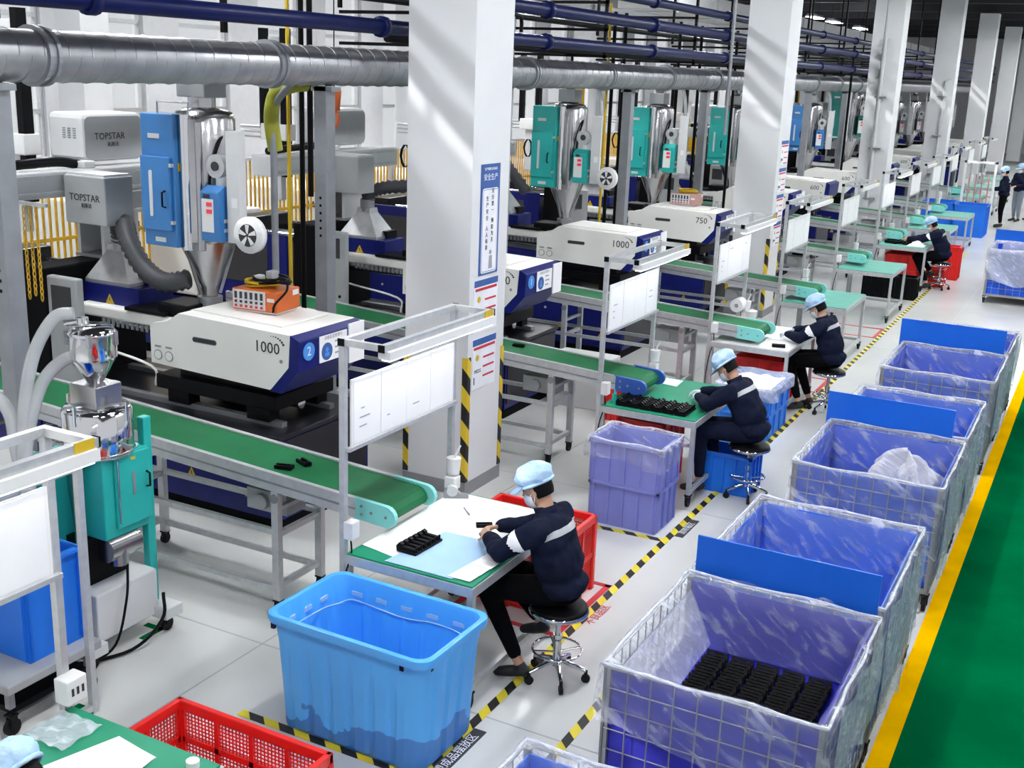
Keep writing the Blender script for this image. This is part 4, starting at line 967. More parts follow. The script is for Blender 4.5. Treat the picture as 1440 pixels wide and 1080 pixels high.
# ---------------------------------------------------------------- take-out robots on the fixed platens
def robot(label, loc, s=1, brand=True):
    t = thing('take_out_robot', label, 'robot', loc); t.scale = (s, s, s)      # loc: top of the fixed platen
    MB().bx(-.18, .22, -.2, .3, .0, .03).build('foot_plate', 'alu_dark', t)
    for a in ((-.16, -.12), (.16, .2)): MB().bx(*a, -.18, .26, .03, .42).build('riser_side', 'machine_light', t)
    MB().bx(-.12, .16, .2, .26, .03, .42).build('riser_back', 'machine_grey', t)
    MB().bx(-.2, .26, -.22, .3, .42, .46).build('riser_top', 'machine_light', t)
    MB().bx(-.16, .14, -1.5, 1.1, .62, .86).build('traverse_beam', 'machine_light', t, bevel=.012)
    MB().bx(-.14, .22, -.24, .34, .46, .62).build('beam_saddle', 'machine_grey', t)
    MB().bx(.145, .165, -1.4, 1.0, .80, .83).bx(.145, .165, -1.4, 1.0, .65, .68).build('guide_rail', 'alu', t)
    MB().tube(arc([(.0, -1.4, .90), (.0, -.6, .93), (0, -.3, .90), (0, -.2, .88)], 6), .045, 8).build('cable_chain', 'black', t)
    b = MB().bx(.20, .72, -.62, -.28, .40, .84).build('drive_box', 'machine_grey', t, bevel=.012)
    MB().bx(.22, .70, -.60, -.30, .84, .86).build('box_lid', 'machine_light', t)
    u = MB().bx(-.52, -.04, -.15, .62, .90, 1.36).build('upper_cover', 'machine_light', t, bevel=.05)
    MB().prism(rrect(.72, .40, .06, 4, .235, 1.13), -.042, -.034, axis='x').build('cover_side', 'machine_grey', u)
    for k in range(3):
        for j in range(5): MB().bx(-.31+.07*k, -.27+.07*k, -.153, -.149, 1.12+.022*j, 1.132+.022*j).build('vent_slat', 'steel_post', t)
    if brand:
        text('TOPSTAR', .09, (-.033, .18, 1.14), FACE_X, 'ink', u); text('拓斯达', .05, (-.033, .22, 1.06), FACE_X, 'ink', u)
        text('TOPSTAR', .09, (.46, -.622, .64), FACE_Y, 'ink', b); text('拓斯达', .045, (.48, -.622, .57), FACE_Y, 'ink', b)
    MB().bx(-.5, .12, -.3, -.16, .86, .93).build('kick_beam', 'machine_light', t, bevel=.01)
    MB().bx(-.8, -.62, -.4, -.3, .2, 2.2).build('vertical_arm', 'machine_light', t, bevel=.01)
    MB().bx(-.60, -.52, -.42, -.3, .5, 2.3).build('arm_cable_chain', 'black', t)
    MB().bx(-.95, -.87, -.4, -.3, 1.1, 2.3).build('arm_cable_chain', 'black', t)
    MB().bx(-.9, -.5, -.45, -.25, .95, 1.15).build('arm_carriage', 'white_plastic', t, bevel=.01)
    for z in (.98, 1.04, 1.1): MB().cyl((-1.3, -.35, z), (-.9, -.35, z), .018, n=8).build('arm_cylinder', 'alu', t)
    cp = [(.26+.07*math.cos(a)*(1-.02*k/6), .0+.02*math.sin(k), .78+.14*math.sin(a)) for k, a in enumerate([2*math.pi*i/10 for i in range(42)])]
    MB().tube([(x+.45, y+.42, z+.03) for x, y, z in cp], .008, 5).build('cable_coil', 'black', t)
    return t
robot('white take-out robot with grey boxes lettered at the near machine', (-8.75, 8.02, 2.0))
robot('take-out robot with a vented grey box left of the near white pillar', (-8.75, MY+OFF[0]+.2, 2.0), brand=False)
rb = robot('take-out robot behind the first teal dryer', (-8.75, MY+OFF[1]+.2, 2.0), .95, False)
for k, lb in enumerate(('behind the second teal dryer', 'behind the third teal dryer', 'hidden by the second pillar', 'behind the small blue dryer', 'behind the dark green dryer', 'near the third pillar', 'just past the third pillar', 'between the third and fourth pillars', 'at the fourth pillar')):
    dup(rb, 'take-out robot '+lb, (-8.75, MY+OFF[2+k]+.2, 2.0))
# ---------------------------------------------------------------- yellow chain fences
lowbar = upbar = None
def fence(label, loc, rz=0, L=2.0, n=20, z=(.7, 1.72, 1.80, 2.5)):
    global lowbar, upbar
    t = thing('chain_fence', label, 'fence', loc, rz)
    for a in (0, L): MB().bx(-.03, .03, a-.03, a+.03, 0, z[3]+.05).build('post', 'machine_light', t)
    for a in (z[0]-.04, z[1], z[3]): MB().bx(-.02, .02, .03, L-.03, a, a+.04).build('rail', 'machine_light' if a > 2 else 'chain_yellow', t)
    for k in range(n):
        y = .1+(L-.2)*k/(n-1)
        for nm, a, b, m in (('lower_bar', z[0], z[1], 'chain_yellow'), ('upper_bar', z[1]+.04, z[3], 'chain_yellow')):
            src = lowbar if nm == 'lower_bar' else upbar
            if src is None:
                o = MB().cyl((0, 0, a), (0, 0, b), .017, n=6).build(nm, m, t)
                if nm == 'lower_bar': lowbar = o
                else: upbar = o
            else: o = src.copy(); C.objects.link(o); o.parent = t
            o.location = (0, y, 0)
    return t
FL = ['behind the robot of the near machine', 'behind the blue dryer', 'behind the fan of the blue dryer', 'behind the grey steel post', 'behind the corrugated hose', 'beside the near white pillar', 'behind the first teal dryer', 'between the first two teal dryers', 'behind the second teal dryer', 'past the second teal dryer', 'behind the third teal dryer', 'behind the second white pillar']
for k in range(12): fence('fence of yellow bars '+FL[k], (-11.2, 8.6+2.04*k, 0))
# loose yellow chains at the near machine
cm = MB()
for k in range(15):
    z = -.055*k; h = k % 2
    cm.tube([((0 if h else .014*math.cos(a)), (.014*math.cos(a) if h else 0), z+.036*math.sin(a)) for a in [2*math.pi*i/8 for i in range(8)]], .006, 5, closed=True)
ch0 = cm.build('safety_chain', 'chain_yellow')
tag(MB().bar((-9.15, 6.9, 2.62), (-8.2, 6.9, 2.62), .03).build('chain_rail', 'alu'), 'thin rail from which the loose yellow chains hang', 'rail')
for k, x in enumerate((-8.76, -8.68, -8.60, -8.50, -8.42, -8.34)):
    o = ch0 if k == 0 else ch0.copy()
    if k: C.objects.link(o)
    o.location = (x, 6.9, 2.60-.04*(k % 2)); tag(o, 'loose yellow safety chain hanging by the near machine', 'chain', 'loose chains at the near machine')
# ---------------------------------------------------------------- boxes with coiled cables on the covers
def tempbox(label, loc, rz, m='orange', coil=True):
    t = thing('heater_controller', label, 'controller', loc, rz)
    MB().bx(-.23, .23, -.18, .18, .015, .20).build('case', m, t, bevel=.012)
    MB().bx(-.21, .21, -.16, .16, 0, .02).build('base', 'white_plastic', t)
    p = MB().bx(-.215, .11, -.186, -.179, .03, .19).build('face_plate', 'machine_light', t)
    for k in range(6):
        x = -.185+.052*k
        MB().bx(x-.013, x+.013, -.19, -.185, .115, .175).build('breaker', 'ink', p)
        MB().bx(x-.012, x+.012, -.19, -.185, .078, .10).build('dial_plate', 'ink', p)
        MB().bx(x-.012, x+.012, -.19, -.185, .04, .062).build('switch', 'red_print', p)
    MB().bx(.13, .2, -.186, -.179, .11, .14).build('label_plate', 'white_plastic', t)
    MB().bx(.23, .234, .06, .15, .14, .185).build('label_plate', 'white_plastic', t)
    for cm_, cx, r0, n, zz in (('cable_yellow', -.04, .15, 4, .21), ('black', .06, .17, 4, .245)) if coil else (('cable_yellow', .02, .17, 4, .21),):
        pts = []
        for k in range(n*14):
            a = 2*math.pi*k/14; r = r0*(1-.05*math.sin(a*.37)); pts.append((cx+r*math.cos(a), r*.72*math.sin(a), zz+.012*k/14+.012*math.sin(a*1.3)))
        MB().tube(pts, .011, 6).build('coiled_cable', cm_, t)
    if coil:
        MB().tube(arc([(.22, 0, .25), (.27, -.1, .2), (.22, -.2, .1), (.2, -.2, .03)], 5), .011, 6).build('loose_cable', 'black', t)
        MB().bx(.03, .10, -.05, .05, .28, .35).build('plug', 'machine_grey', t, bevel=.01)
        MB().bx(-.1, -.03, -.04, .04, .25, .30).build('plug', 'machine_light', t, bevel=.01)
    return t
tempbox('orange controller box with coiled yellow and black cables on the machine', (-6.42, 7.66, 1.806), R(6))
tempbox('pink controller box with a coiled yellow cable on the 750 machine', (-6.45, MY+OFF[2], 1.806), 0, 'salmon', False)
# amber guards and hoists further back
for i, (x, y, z0, z1) in enumerate(((-10.2, 20.6, .9, 2.3), (-10.2, 16.9, .6, 2.2), (-9.8, 24.4, 1.0, 2.4), (-10.6, 29.4, .8, 2.8), (-10.9, 23.0, 2.9, 3.9), (-9.6, 38, 3.3, 3.9))):
    t = thing('amber_guard', ['amber mesh guard panel behind the second teal dryer', 'amber mesh guard panel behind the first teal dryer', 'amber mesh guard panel left of the third teal dryer', 'amber panel beside the dark green dryer', 'amber box hanging behind the hanging rod', 'amber crane box high up past the third pillar'][i], 'guard', (x, y, 0))
    MB().bx(-.04, .04, 0, .9, z0, z1).build('panel', 'chain_yellow', t, bevel=.01)
    MB().bx(-.05, .05, -.04, 0, 0, z1+.04).bx(-.05, .05, .9, .94, 0, z1+.04).build('frame', 'cable_yellow', t)
tag(MB().tube(arc([(-6.56, 8.42, 3.72), (-6.72, 8.42, 3.70), (-6.92, 8.45, 3.62), (-7.02, 8.5, 3.4), (-7.02, 8.55, 3.1)], 6), .07, 10).build('olive_sleeve', 'olive'), 'olive fabric sleeve over a hose behind the blue dryer', 'hose')
hk = thing('hoist_block', 'orange hoist hook block behind the blue dryer', 'hoist', (-8.6, 11.6, 0))
MB().cyl((0, 0, 3.35), (0, 0, 3.60), .07, .09, n=14).build('block', 'signal_orange', hk); MB().tube(arc([(0, 0, 3.35), (.06, 0, 3.28), (.04, 0, 3.18), (-.05, 0, 3.2)], 5), .02, 8).build('hook', 'signal_orange', hk); MB().cyl((0, 0, 3.6), (0, 0, 6.74), .008, n=5).build('cable', 'black', hk)
# ---------------------------------------------------------------- mobile stainless dryer with a teal cabinet
t = thing('mobile_dryer', 'mobile stainless hopper dryer with teal cabinet and clear hoses', 'dryer', (-5.70, 5.08, 0))
MB().lathe([(0, 1.36), (.22, 1.36), (.225, 1.38), (.225, 1.66), (.20, 1.69), (0, 1.70)], n=32).build('drum', 'chrome', t)
MB().lathe([(.226, 1.385), (.232, 1.39), (.226, 1.395)], n=32).build('drum_band', 'stainless', t)
MB().lathe([(.12, 1.37), (.10, 1.1), (.06, .66), (.06, .5)], c=(-.11, -.06, 0), n=24).build('drum_cone', 'stainless', t)
for a in (.2, 1.8, 3.3, 4.9):
    MB().cyl((.225*math.cos(a), .225*math.sin(a), 1.60), (.225*math.cos(a), .225*math.sin(a), 1.73), .013, n=8).build('clamp', 'chrome', t)
MB().bx(-.12, .12, -.11, .11, 1.69, 1.84).build('shutter_box', 'stainless', t, bevel=.006)
MB().lathe([(.05, 1.84), (.06, 1.86), (.145, 2.0), (.15, 2.02), (.15, 2.16), (.155, 2.165), (.155, 2.18), (.12, 2.22), (0, 2.225)], n=26).build('loader', 'chrome', t)
for a in (.4, 2.2, 4.0, 5.4): MB().bx(.15*math.cos(a)-.015, .15*math.cos(a)+.015, .15*math.sin(a)-.015, .15*math.sin(a)+.015, 2.10, 2.19).build('latch', 'stainless', t)
MB().cyl((-.05, -.03, 2.2), (-.05, -.03, 2.27), .04, n=12).cyl((-.05, -.03, 2.25), (-.14, -.09, 2.23), .028, n=10).build('hose_port', 'chrome', t)
MB().bx(-.02, .17, -.14, .26, .80, 1.37).build('heater_cabinet', 'teal', t, bevel=.01)
d = MB().bx(.17, .195, -.05, .25, .86, 1.36).build('cabinet_door', 'teal', t, bevel=.008)
MB().prism(rrect(.024, .17, .011, 4, .10, 1.15), .194, .198, axis='x').build('sight_slot', 'steel_post', d)
MB().tube([(.19, .215, 1.09), (.225, .215, 1.10), (.225, .215, 1.19), (.19, .215, 1.20)], .008, 6).build('handle', 'black', d)
MB().cyl((.20, -.035, .90), (.20, -.035, 1.34), .007, n=6).build('hinge_rod', 'chrome', d)
MB().bx(.194, .198, .08, .12, 1.315, 1.335).build('sticker', 'cable_yellow', d)
MB().bx(.10, .16, .24, .31, .14, 1.56).build('back_plate', 'teal', t, bevel=.006)
MB().bx(-.34, -.14, -.3, -.05, .62, 1.36).build('side_cabinet', 'teal', t, bevel=.01)
MB().cyl((.0, -.2, .72), (.0, -.2, 1.36), .035, n=12).build('air_pipe', 'stainless', t)
MB().cyl((.12, -.12, .72), (.12, .14, .72), .09, n=18).build('blower', 'stainless', t); MB().cyl((.15, -.02, .6), (.15, -.02, .72), .06, n=14).build('blower_neck', 'stainless', t)
MB().bx(-.28, .22, -.30, .24, .14, .48).build('base_box', 'machine_light', t, bevel=.01)
MB().bx(-.2, .06, -.2, .12, .48, .80).build('motor_frame', 'black', t)
for x, y in ((.27, .26), (.27, -.42), (-.3, .26), (-.3, -.42)):
    MB().bx(x-.14, x+.06, y-.06, y+.10, .12, .20).build('outrigger', 'machine_light', t, bevel=.006); caster(t, x-.02, y+.02, .05, .12)
MB().tube(arc([(.26, .25, .30), (.34, .15, .16), (.3, -.1, .03), (.1, -.45, .015)], 6), .012, 6).build('power_cable', 'black', t)
MB().tube(arc([(.2, 0, .6), (.28, -.1, .4), (.26, -.2, .1), (.2, -.4, .015)], 6), .009, 6).build('power_cable', 'black', t)
for i, pts in enumerate(([(-5.74, 4.98, 2.31), (-5.83, 4.9, 2.28), (-5.92, 4.80, 2.05), (-5.95, 4.72, 1.7), (-5.92, 4.66, 1.35), (-5.88, 4.7, 1.0)], [(-5.73, 5.05, 2.0), (-5.82, 4.95, 2.0), (-5.9, 4.82, 1.84), (-5.92, 4.70, 1.5), (-5.86, 4.62, 1.2), (-5.85, 4.7, .9)], [(-6.6, 4.75, 1.72), (-6.3, 4.72, 1.76), (-6.05, 4.68, 1.68), (-5.97, 4.66, 1.4), (-5.95, 4.7, 1.1)])):
    tag(MB().tube(arc(pts, 6), .042, 10).build('clear_hose', 'hose_clear'), ['clear suction hose curving from the top of the stainless loader', 'clear suction hose from the side of the stainless loader', 'clear hose arching in from beside the grey post'][i], 'hose')
# blue bin, rack and trolley beside it
crate('tall blue bin with a paper label behind the nearest lamp frame', (-5.60, 4.32), .62, .44, .62, 'crate_blue', ribs=2, z=.36)
tr = thing('grey_trolley', 'low grey steel trolley carrying the tall blue bin', 'trolley', (-5.60, 4.22, 0))
MB().bx(-.55, .4, -.36, .34, .30, .36).build('deck', 'machine_grey', tr, bevel=.01); MB().bx(-.5, .34, -.3, .28, .14, .18).build('lower_frame', 'black', tr)
for x in (-.48, .33):
    for y in (-.3, .28): caster(tr, x, y, .055, .14); MB().bx(x-.02, x+.02, y-.02, y+.02, .18, .30).build('leg', 'steel_post', tr)
MB().bx(-.1, .22, -.364, -.36, .31, .345).build('label_strip', 'white_plastic', tr)
rk = thing('aluminium_rack', 'slim aluminium rack upright beside the stainless dryer', 'rack', (-5.06, 4.20, 0))
for y in (-.55, .14): MB().bx(-.02, .02, y-.02, y+.02, 0, 1.62).build('upright', 'alu', rk)
for z in (.02, 1.58): MB().bx(-.018, .018, -.53, .12, z, z+.04).build('cross_rail', 'alu', rk)
wb = thing('white_feed_bin', 'pale feed bin with a yellow cap behind the nearest lamp frame', 'bin', (-6.35, 4.55, 0))
MB().bx(-.4, .34, -.34, .34, .0, 1.28).build('bin_body', 'machine_light', wb, bevel=.03); MB().bx(-.42, .36, -.36, .36, 1.28, 1.34).build('bin_lid', 'white_plastic', wb, bevel=.02)
MB().cyl((-.3, -.12, 1.34), (-.3, -.12, 1.52), .07, n=14).build('bin_cap', 'cable_yellow', wb)
# ---------------------------------------------------------------- posters on the pillars
PX = -5.0
def poster(label, x, y0, y1, z0, z1, kind):
    o = tag(MB().bx(x, x+.006, y0, y1, z0, z1).build('poster', 'sign_blue' if kind == 'tall' else 'sign_white'), label, 'poster')
    e = x+.0065
    if kind == 'tall':
        MB().prism(rrect(y1-y0-.06, (z1-z0)*.80-.03, .03, 4, (y0+y1)/2, z0+(z1-z0)*.40), x+.004, e+.001, axis='x').build('panel', 'sign_white', o)
        MB().prism(rrect(y1-y0-.08, (z1-z0)*.80-.05, .025, 4, (y0+y1)/2, z0+(z1-z0)*.40), x+.004, e+.0014, axis='x').build('panel_line', 'sign_blue', o)
        MB().prism(rrect(y1-y0-.09, (z1-z0)*.80-.06, .022, 4, (y0+y1)/2, z0+(z1-z0)*.40), x+.004, e+.0018, axis='x').build('panel_inner', 'sign_white', o)
        text('生产现场·安全标语', .028, ((e), (y0+y1)/2, z1-.045), FACE_X, 'sign_white', o)
        text('安全生产', .065, (e, (y0+y1)/2, z1-.12), FACE_X, 'sign_white', o)
        for s, yy, zz in (('安全第一', .62, .90), ('预防为主', .62, .58), ('生产安全', .34, .82), ('人人有责', .34, .50)):
            for j, ch in enumerate(s): text(ch, .048, (e+.003, y0+(y1-y0)*yy, z0+(z1-z0)*zz*.84-.058*j), FACE_X, 'ink', o)
        f = MB().cyl((e, y0+.20, z0+.20), (e+.003, y0+.20, z0+.20), .022, n=12).prism([(y0+.17, z0+.05), (y0+.24, z0+.05), (y0+.23, z0+.17), (y0+.18, z0+.17)], e, e+.003, axis='x'); f.build('figure', 'ink_grey', o)
    else:
        MB().bx(e-.002, e+.001, y0, y1, z1-.06, z1).build('header', 'sign_blue', o)
        MB().bx(e-.002, e+.0012, y0+.02, y1-.02, z1-.10, z1-.075).build('red_bar', 'red_print', o)
        for j in range(3): MB().bx(e-.002, e+.0012, y0+.2, y1-.03, z1-.20-.09*j, z1-.182-.09*j).build('red_bar', 'red_print', o)
        MB().cyl((e-.002, y0+.09, z1-.18), (e+.0015, y0+.09, z1-.18), .03, n=12).build('yellow_symbol', 'cable_yellow', o)
        text('MSDS', .05, (e+.0005, y0+.10, z1-.31), FACE_X, 'ink', o)
        MB().bx(e-.002, e+.0012, y0+.03, y0+.045, z0+.05, z0+.12).build('mark', 'ink', o)
    return o
poster('tall blue safety poster with vertical slogans on the near pillar', PX, 8.90, 9.25, 2.09, 3.09, 'tall')
poster('small notice with red bars just below the tall safety poster', PX, 8.83, 9.27, 1.56, 2.05, 'note')
poster('small notice with red bars lowest on the near pillar', PX, 8.83, 9.27, 1.02, 1.50, 'note')
for i, z in enumerate((2.55, 2.1, 1.66, 1.2)): poster(['topmost notice on the second white pillar', 'second notice from the top on the second white pillar', 'third notice from the top on the second white pillar', 'lowest notice on the second white pillar'][i], PX, 18.98, 19.42, z, z+.40, 'note')
# ---------------------------------------------------------------- things on the benches
TZ = .851
def sheet(label, pts, z, m='paper', cat='paper', name='paper_sheet', th=.002):
    mb = MB().prism([(a, b) for a, b in pts], z, z+th, axis='z'); return tag(mb.build(name, m), label, cat)
sheet('large white paper covering the bench of the near seated worker', [(-4.03, 5.72), (-3.72, 5.66), (-3.62, 6.16), (-3.12, 6.2), (-3.10, 6.90), (-4.03, 6.90)], TZ)
sheet('pale blue mat beside the white paper with black clips on it', [(-3.76, 5.58), (-3.26, 5.58), (-3.12, 6.22), (-3.68, 6.2)], TZ+.003, 'mat_blue', 'mat', 'blue_mat')
for k in range(4): sheet(['white paper slip at the edge of the blue mat, lowest', 'white paper slip on the lowest slip', 'white paper slip second from the top by the blue mat', 'white paper slip topmost at the bench edge'][k], [(-3.30+.02*k, 5.60+.11*k), (-3.14+.012*k, 5.60+.11*k), (-3.11, 6.12+.02*k), (-3.24+.012*k, 6.14+.02*k)], TZ+.006+.0025*k)
def clip_tray(label, loc, rz, n=6, w=.15, pitch=.052, h=.05):
    t = thing('clip_tray', label, 'parts tray', loc, rz)
    MB().bx(-w/2, w/2, 0, pitch*n, 0, .018).build('base', 'black', t, bevel=.004)
    for k in range(n):
        y = pitch*(k+.5)
        MB().bx(-w/2+.01, w/2-.01, y-.018, y+.012, .018, h*.8).build('clip', 'black', t, bevel=.005)
        MB().prism([(-w/2-.008, 0), (-w/2+.03, 0), (-w/2+.035, h), (-w/2+.012, h+.012), (-w/2-.012, h*.7)], y-.016, y+.012).build('lug', 'black', t)
        MB().cyl((w/2-.01, y, .018), (w/2-.01, y, h), .008, n=6).build('pin', 'black', t)
    return t
clip_tray('row of six black clips joined on a base on the blue mat', (-3.70, 5.74, TZ+.006), R(-3))
tp = thing('tape_dispenser', 'grey tape dispenser at the corner of the white paper', 'dispenser', (-3.95, 6.80, TZ+.003), R(30))
MB().prism([(-.09, 0), (.09, 0), (.09, .02), (.03, .03), (-.02, .075), (-.09, .06)], -.03, .03).build('base', 'alu_dark', tp, bevel=.004); MB().cyl((-.03, -.034, .055), (-.03, .034, .055), .04, n=16).build('tape_roll', 'machine_light', tp)
tag(MB().bar((-3.79, 6.64, TZ+.008), (-3.70, 6.55, TZ+.008), .008).cyl((-3.72, 6.57, TZ+.010), (-3.69, 6.54, TZ+.010), .007, n=8).build('marker_pen', 'steel_post'), 'grey marker pen lying on the large white paper', 'pen')
tag(part_black(MB(), -3.50, 6.42, TZ+.004, .8, .6).build('molded_part', 'black'), 'single black clip by the hands of the near seated worker', 'molded part')
for i in range(6):
    for j in range(2):
        o = clip_tray('black clip module in the double row along the green bench edge', (-3.86+.118*i+.0*j, 9.74+.155*j, TZ), R(0), 3, .105, .05, .055)
        o['group'] = 'clip modules on the green bench'
sheet('white paper on the green bench behind the clip modules', [(-4.0, 10.78), (-3.66, 10.72), (-3.68, 10.98), (-4.02, 11.0)], TZ)
tag(MB().bx(-.012, .012, -.03, .03, 0, .09).cyl((0, 0, .09), (0, 0, .13), .01, n=8).build('glue_bottle', 'teal'), 'small teal bottle at the corner of the green bench', 'bottle').location = (-3.97, 9.82, TZ)
sheet('white paper on the white topped bench under the worker hands', [(-3.72, 13.55), (-3.14, 13.5), (-3.14, 14.1), (-3.70, 14.15)], TZ, 'paper')
tag(part_black(MB(), -3.26, 13.14, TZ, 1.1, .3).build('molded_part', 'black'), 'black part alone near the edge of the white topped bench', 'molded part')
tag(MB().bx(-3.9, -3.72, 13.42, 13.5, TZ, TZ+.015).build('black_strip', 'black'), 'black strip under the conveyor end at the white topped bench', 'strip')
rl = thing('paper_roll_stand', 'white paper roll on a stand by the white topped bench', 'paper roll', (-4.08, 14.15, .0))
MB().bx(-.02, .02, -.02, .02, 0, 1.06).build('stand', 'alu', rl); MB().cyl((0, -.1, 1.10), (0, .1, 1.10), .085, n=20).build('roll', 'paper', rl); MB().cyl((0, -.102, 1.10), (0, .102, 1.10), .025, n=12).build('core', 'steel_post', rl); MB().cyl((0, -.13, 1.10), (0, .13, 1.10), .01, n=6).build('spindle', 'alu', rl)
bk = thing('white_bucket', 'white plastic bucket on the far corner of the white topped bench', 'bucket', (-3.95, 14.28, TZ)); MB().lathe([(0, 0), (.07, 0), (.085, .16), (.09, .165), (.08, .165), (.066, .01), (0, .01)], n=18).build('bucket_body', 'white_plastic', bk)
# nearest bench
for k in range(3): sheet(['stack of white paper on the nearest green bench, lowest sheet', 'white paper sheet lying on the lowest sheet of the nearest bench', 'topmost white paper sheet on the nearest green bench'][k], [(-3.82+.01*k, 2.92+.01*k), (-3.42+.012*k, 2.95), (-3.43, 3.27-.004*k), (-3.70+.004*k, 3.30)], TZ+.0025*k)
tag(MB().grid(lambda u, v: (-4.08+.26*u, 3.08+.24*v, TZ+.004+.014*abs(math.sin(u*9+v*5))*abs(math.cos(v*7))), 16, 14).build('zip_bag', 'film_thick'), 'crumpled clear bag lying on the nearest green bench', 'plastic bag')
tag(MB().cyl((-3.24, 3.30, TZ), (-3.24, 3.30, TZ+.035), .03, n=14).build('tape_roll', 'paper'), 'small paper roll at the corner of the nearest green bench', 'paper roll')
# far bench clutter
for k in range(7):
    o = part_black(MB(), 0, 0, 0, 1.5).build('molded_part', 'black'); o.location = (-3.85+.14*(k % 4), 23.7+.3*(k//4), TZ+.001); o.rotation_euler = (0, 0, k*.9)
    tag(o, 'large black part scattered on the bench of the farthest seated worker', 'molded part', 'black parts on the far bench')
tag(MB().grid(lambda u, v: (-3.5+.34*u, 23.5+.4*v, TZ+.11*math.sin(3.14*u)*math.sin(3.14*v)*(1+.4*math.sin(9*u+7*v))+.002), 12, 12).build('white_bag', 'paper'), 'crumpled white bag on the bench of the farthest seated worker', 'bag')
# machine-side odds and ends between the near pillar and the second bench
bx_ = thing('grey_parts_box', 'pale grey box with lettering between the machines behind the second conveyor', 'box', (-5.35, 12.25, 0)); MB().bx(-.4, .35, -.18, .25, 0, .62).build('box_body', 'machine_light', bx_, bevel=.015); text('小心轻放', .09, (-.05, -.183, .4), FACE_Y, 'ink_grey', bx_)
gp = thing('glass_gate', 'white framed inspection gate with pink parts far down the row', 'frame', (-3.45, 34.6, 0))
for x in (-.4, .4): MB().bx(x-.03, x+.03, -.03, .03, 0, 1.95).build('gate_post', 'white_plastic', gp)
MB().bx(-.43, .43, -.03, .03, 1.89, 1.95).build('gate_beam', 'white_plastic', gp); MB().bx(-.4, .4, -.25, .25, .7, .78).build('gate_shelf', 'alu', gp)
for k in range(4): MB().cyl((-.25+.17*k, 0, .78), (-.25+.17*k, 0, 1.6), .02, n=8).build('gate_rod', 'salmon', gp)
# ---------------------------------------------------------------- people
def blob(prims, voxel, name, m, parent, smooth=4):
    """prims: ('c', p, r0, q, r1) tapered limb or ('e', centre, (rx,ry,rz), Matrix3) -> one continuous skin"""
    mb = MB()
    for p in prims:
        if p[0] == 'c':
            _, a, r0, b, r1 = p; a, b = Vector(a), Vector(b); d = (b-a); L = d.length; d.normalize(); n = 12
            pts, rad = [], []
            for k in range(5): t = math.pi/2*(1-k/4); pts.append(a-d*r0*math.sin(t)*.999); rad.append(max(r0*math.cos(t), r0*.05))
            for k in range(1, 5): t = math.pi/2*k/4; pts.append(b+d*r1*math.sin(t)*.999); rad.append(max(r1*math.cos(t), r1*.05))
            pts.insert(5, b); rad.insert(5, r1); mb.tube(pts, rad, n)
        else:
            _, c, r, rot = p; c = Vector(c); vs = []; nu, nv = 16, 10
            for j in range(nv+1):
                ph = math.pi*(j/nv-.5)
                for i in range(nu):
                    a = 2*math.pi*i/nu; v = Vector((r[0]*math.cos(ph)*math.cos(a), r[1]*math.cos(ph)*math.sin(a), r[2]*math.sin(ph)))
                    vs.append(c+(rot @ v if rot else v))
            mb.add(vs, [(j*nu+i, j*nu+(i+1) % nu, (j+1)*nu+(i+1) % nu, (j+1)*nu+i) for j in range(nv) for i in range(nu)], True)
    o = mb.build(name, None); md = o.modifiers.new('r', 'REMESH'); md.mode = 'VOXEL'; md.voxel_size = voxel; md.use_smooth_shade = True
    s = o.modifiers.new('s', 'SMOOTH'); s.factor = .5; s.iterations = smooth
    me = baked(o); bpy.data.objects.remove(o)
    me.name = name; me.materials.clear(); me.materials.append(M[m]); me.polygons.foreach_set('use_smooth', [True]*len(me.polygons))
    r = bpy.data.objects.new(name, me); C.objects.link(r)
    if parent: r.parent = parent
    return r
def shell(src, name, m, parent, planes, off=.004, keep=None):
    """a band cut from a garment and laid on top of it"""
    bm = bmesh.new(); bm.from_mesh(src.data)
    for co, no in planes: bmesh.ops.bisect_plane(bm, geom=bm.verts[:]+bm.edges[:]+bm.faces[:], plane_co=co, plane_no=no, clear_outer=True)
    if keep: bmesh.ops.delete(bm, geom=[f for f in bm.faces if not keep(f.calc_center_median())], context='FACES')
    bm.normal_update()
    nn = {v: v.normal.copy() for v in bm.verts}
    for v in bm.verts: v.co += nn[v]*off
    me = bpy.data.meshes.new(name); bm.to_mesh(me); bm.free(); me.materials.append(M[m])
    me.polygons.foreach_set('use_smooth', [True]*len(me.polygons))
    o = bpy.data.objects.new(name, me); C.objects.link(o); o.parent = parent; return o
def hand(prims, wrist, d, side, curl=.6, palm_n=None):
    """palm, four fingers, thumb; d: pointing direction, palm faces palm_n"""
    w = Vector(wrist); d = Vector(d).normalized(); nrm = Vector(palm_n or (0, 0, -1)); nrm = (nrm-d*nrm.dot(d)).normalized(); s = d.cross(nrm)*side
    # s points to the thumb side
    pc = w+d*.05
    for k in (-1, 0, 1): prims.append(('c', w+s*.012*k+d*.01, .016, w+d*.085+s*.024*k, .014))
    for k, (off, ln) in enumerate(((.033, .062), (.012, .072), (-.010, .067), (-.031, .052))):
        a = w+d*.088+s*off; b = a+(d*math.cos(curl*.5)+nrm*math.sin(curl*.5))*ln*.55; c = b+(d*math.cos(curl*1.5)+nrm*math.sin(curl*1.5))*ln*.55
        prims += [('c', a, .0098, b, .009), ('c', b, .009, c, .0078)]
    a = w+d*.03+s*.028; b = a+(d*.55+s*.6+nrm*.35).normalized()*.045; c = b+(d*.85+s*.1+nrm*.45).normalized()*.034
    prims += [('c', a, .013, b, .0105), ('c', b, .0105, c, .009)]
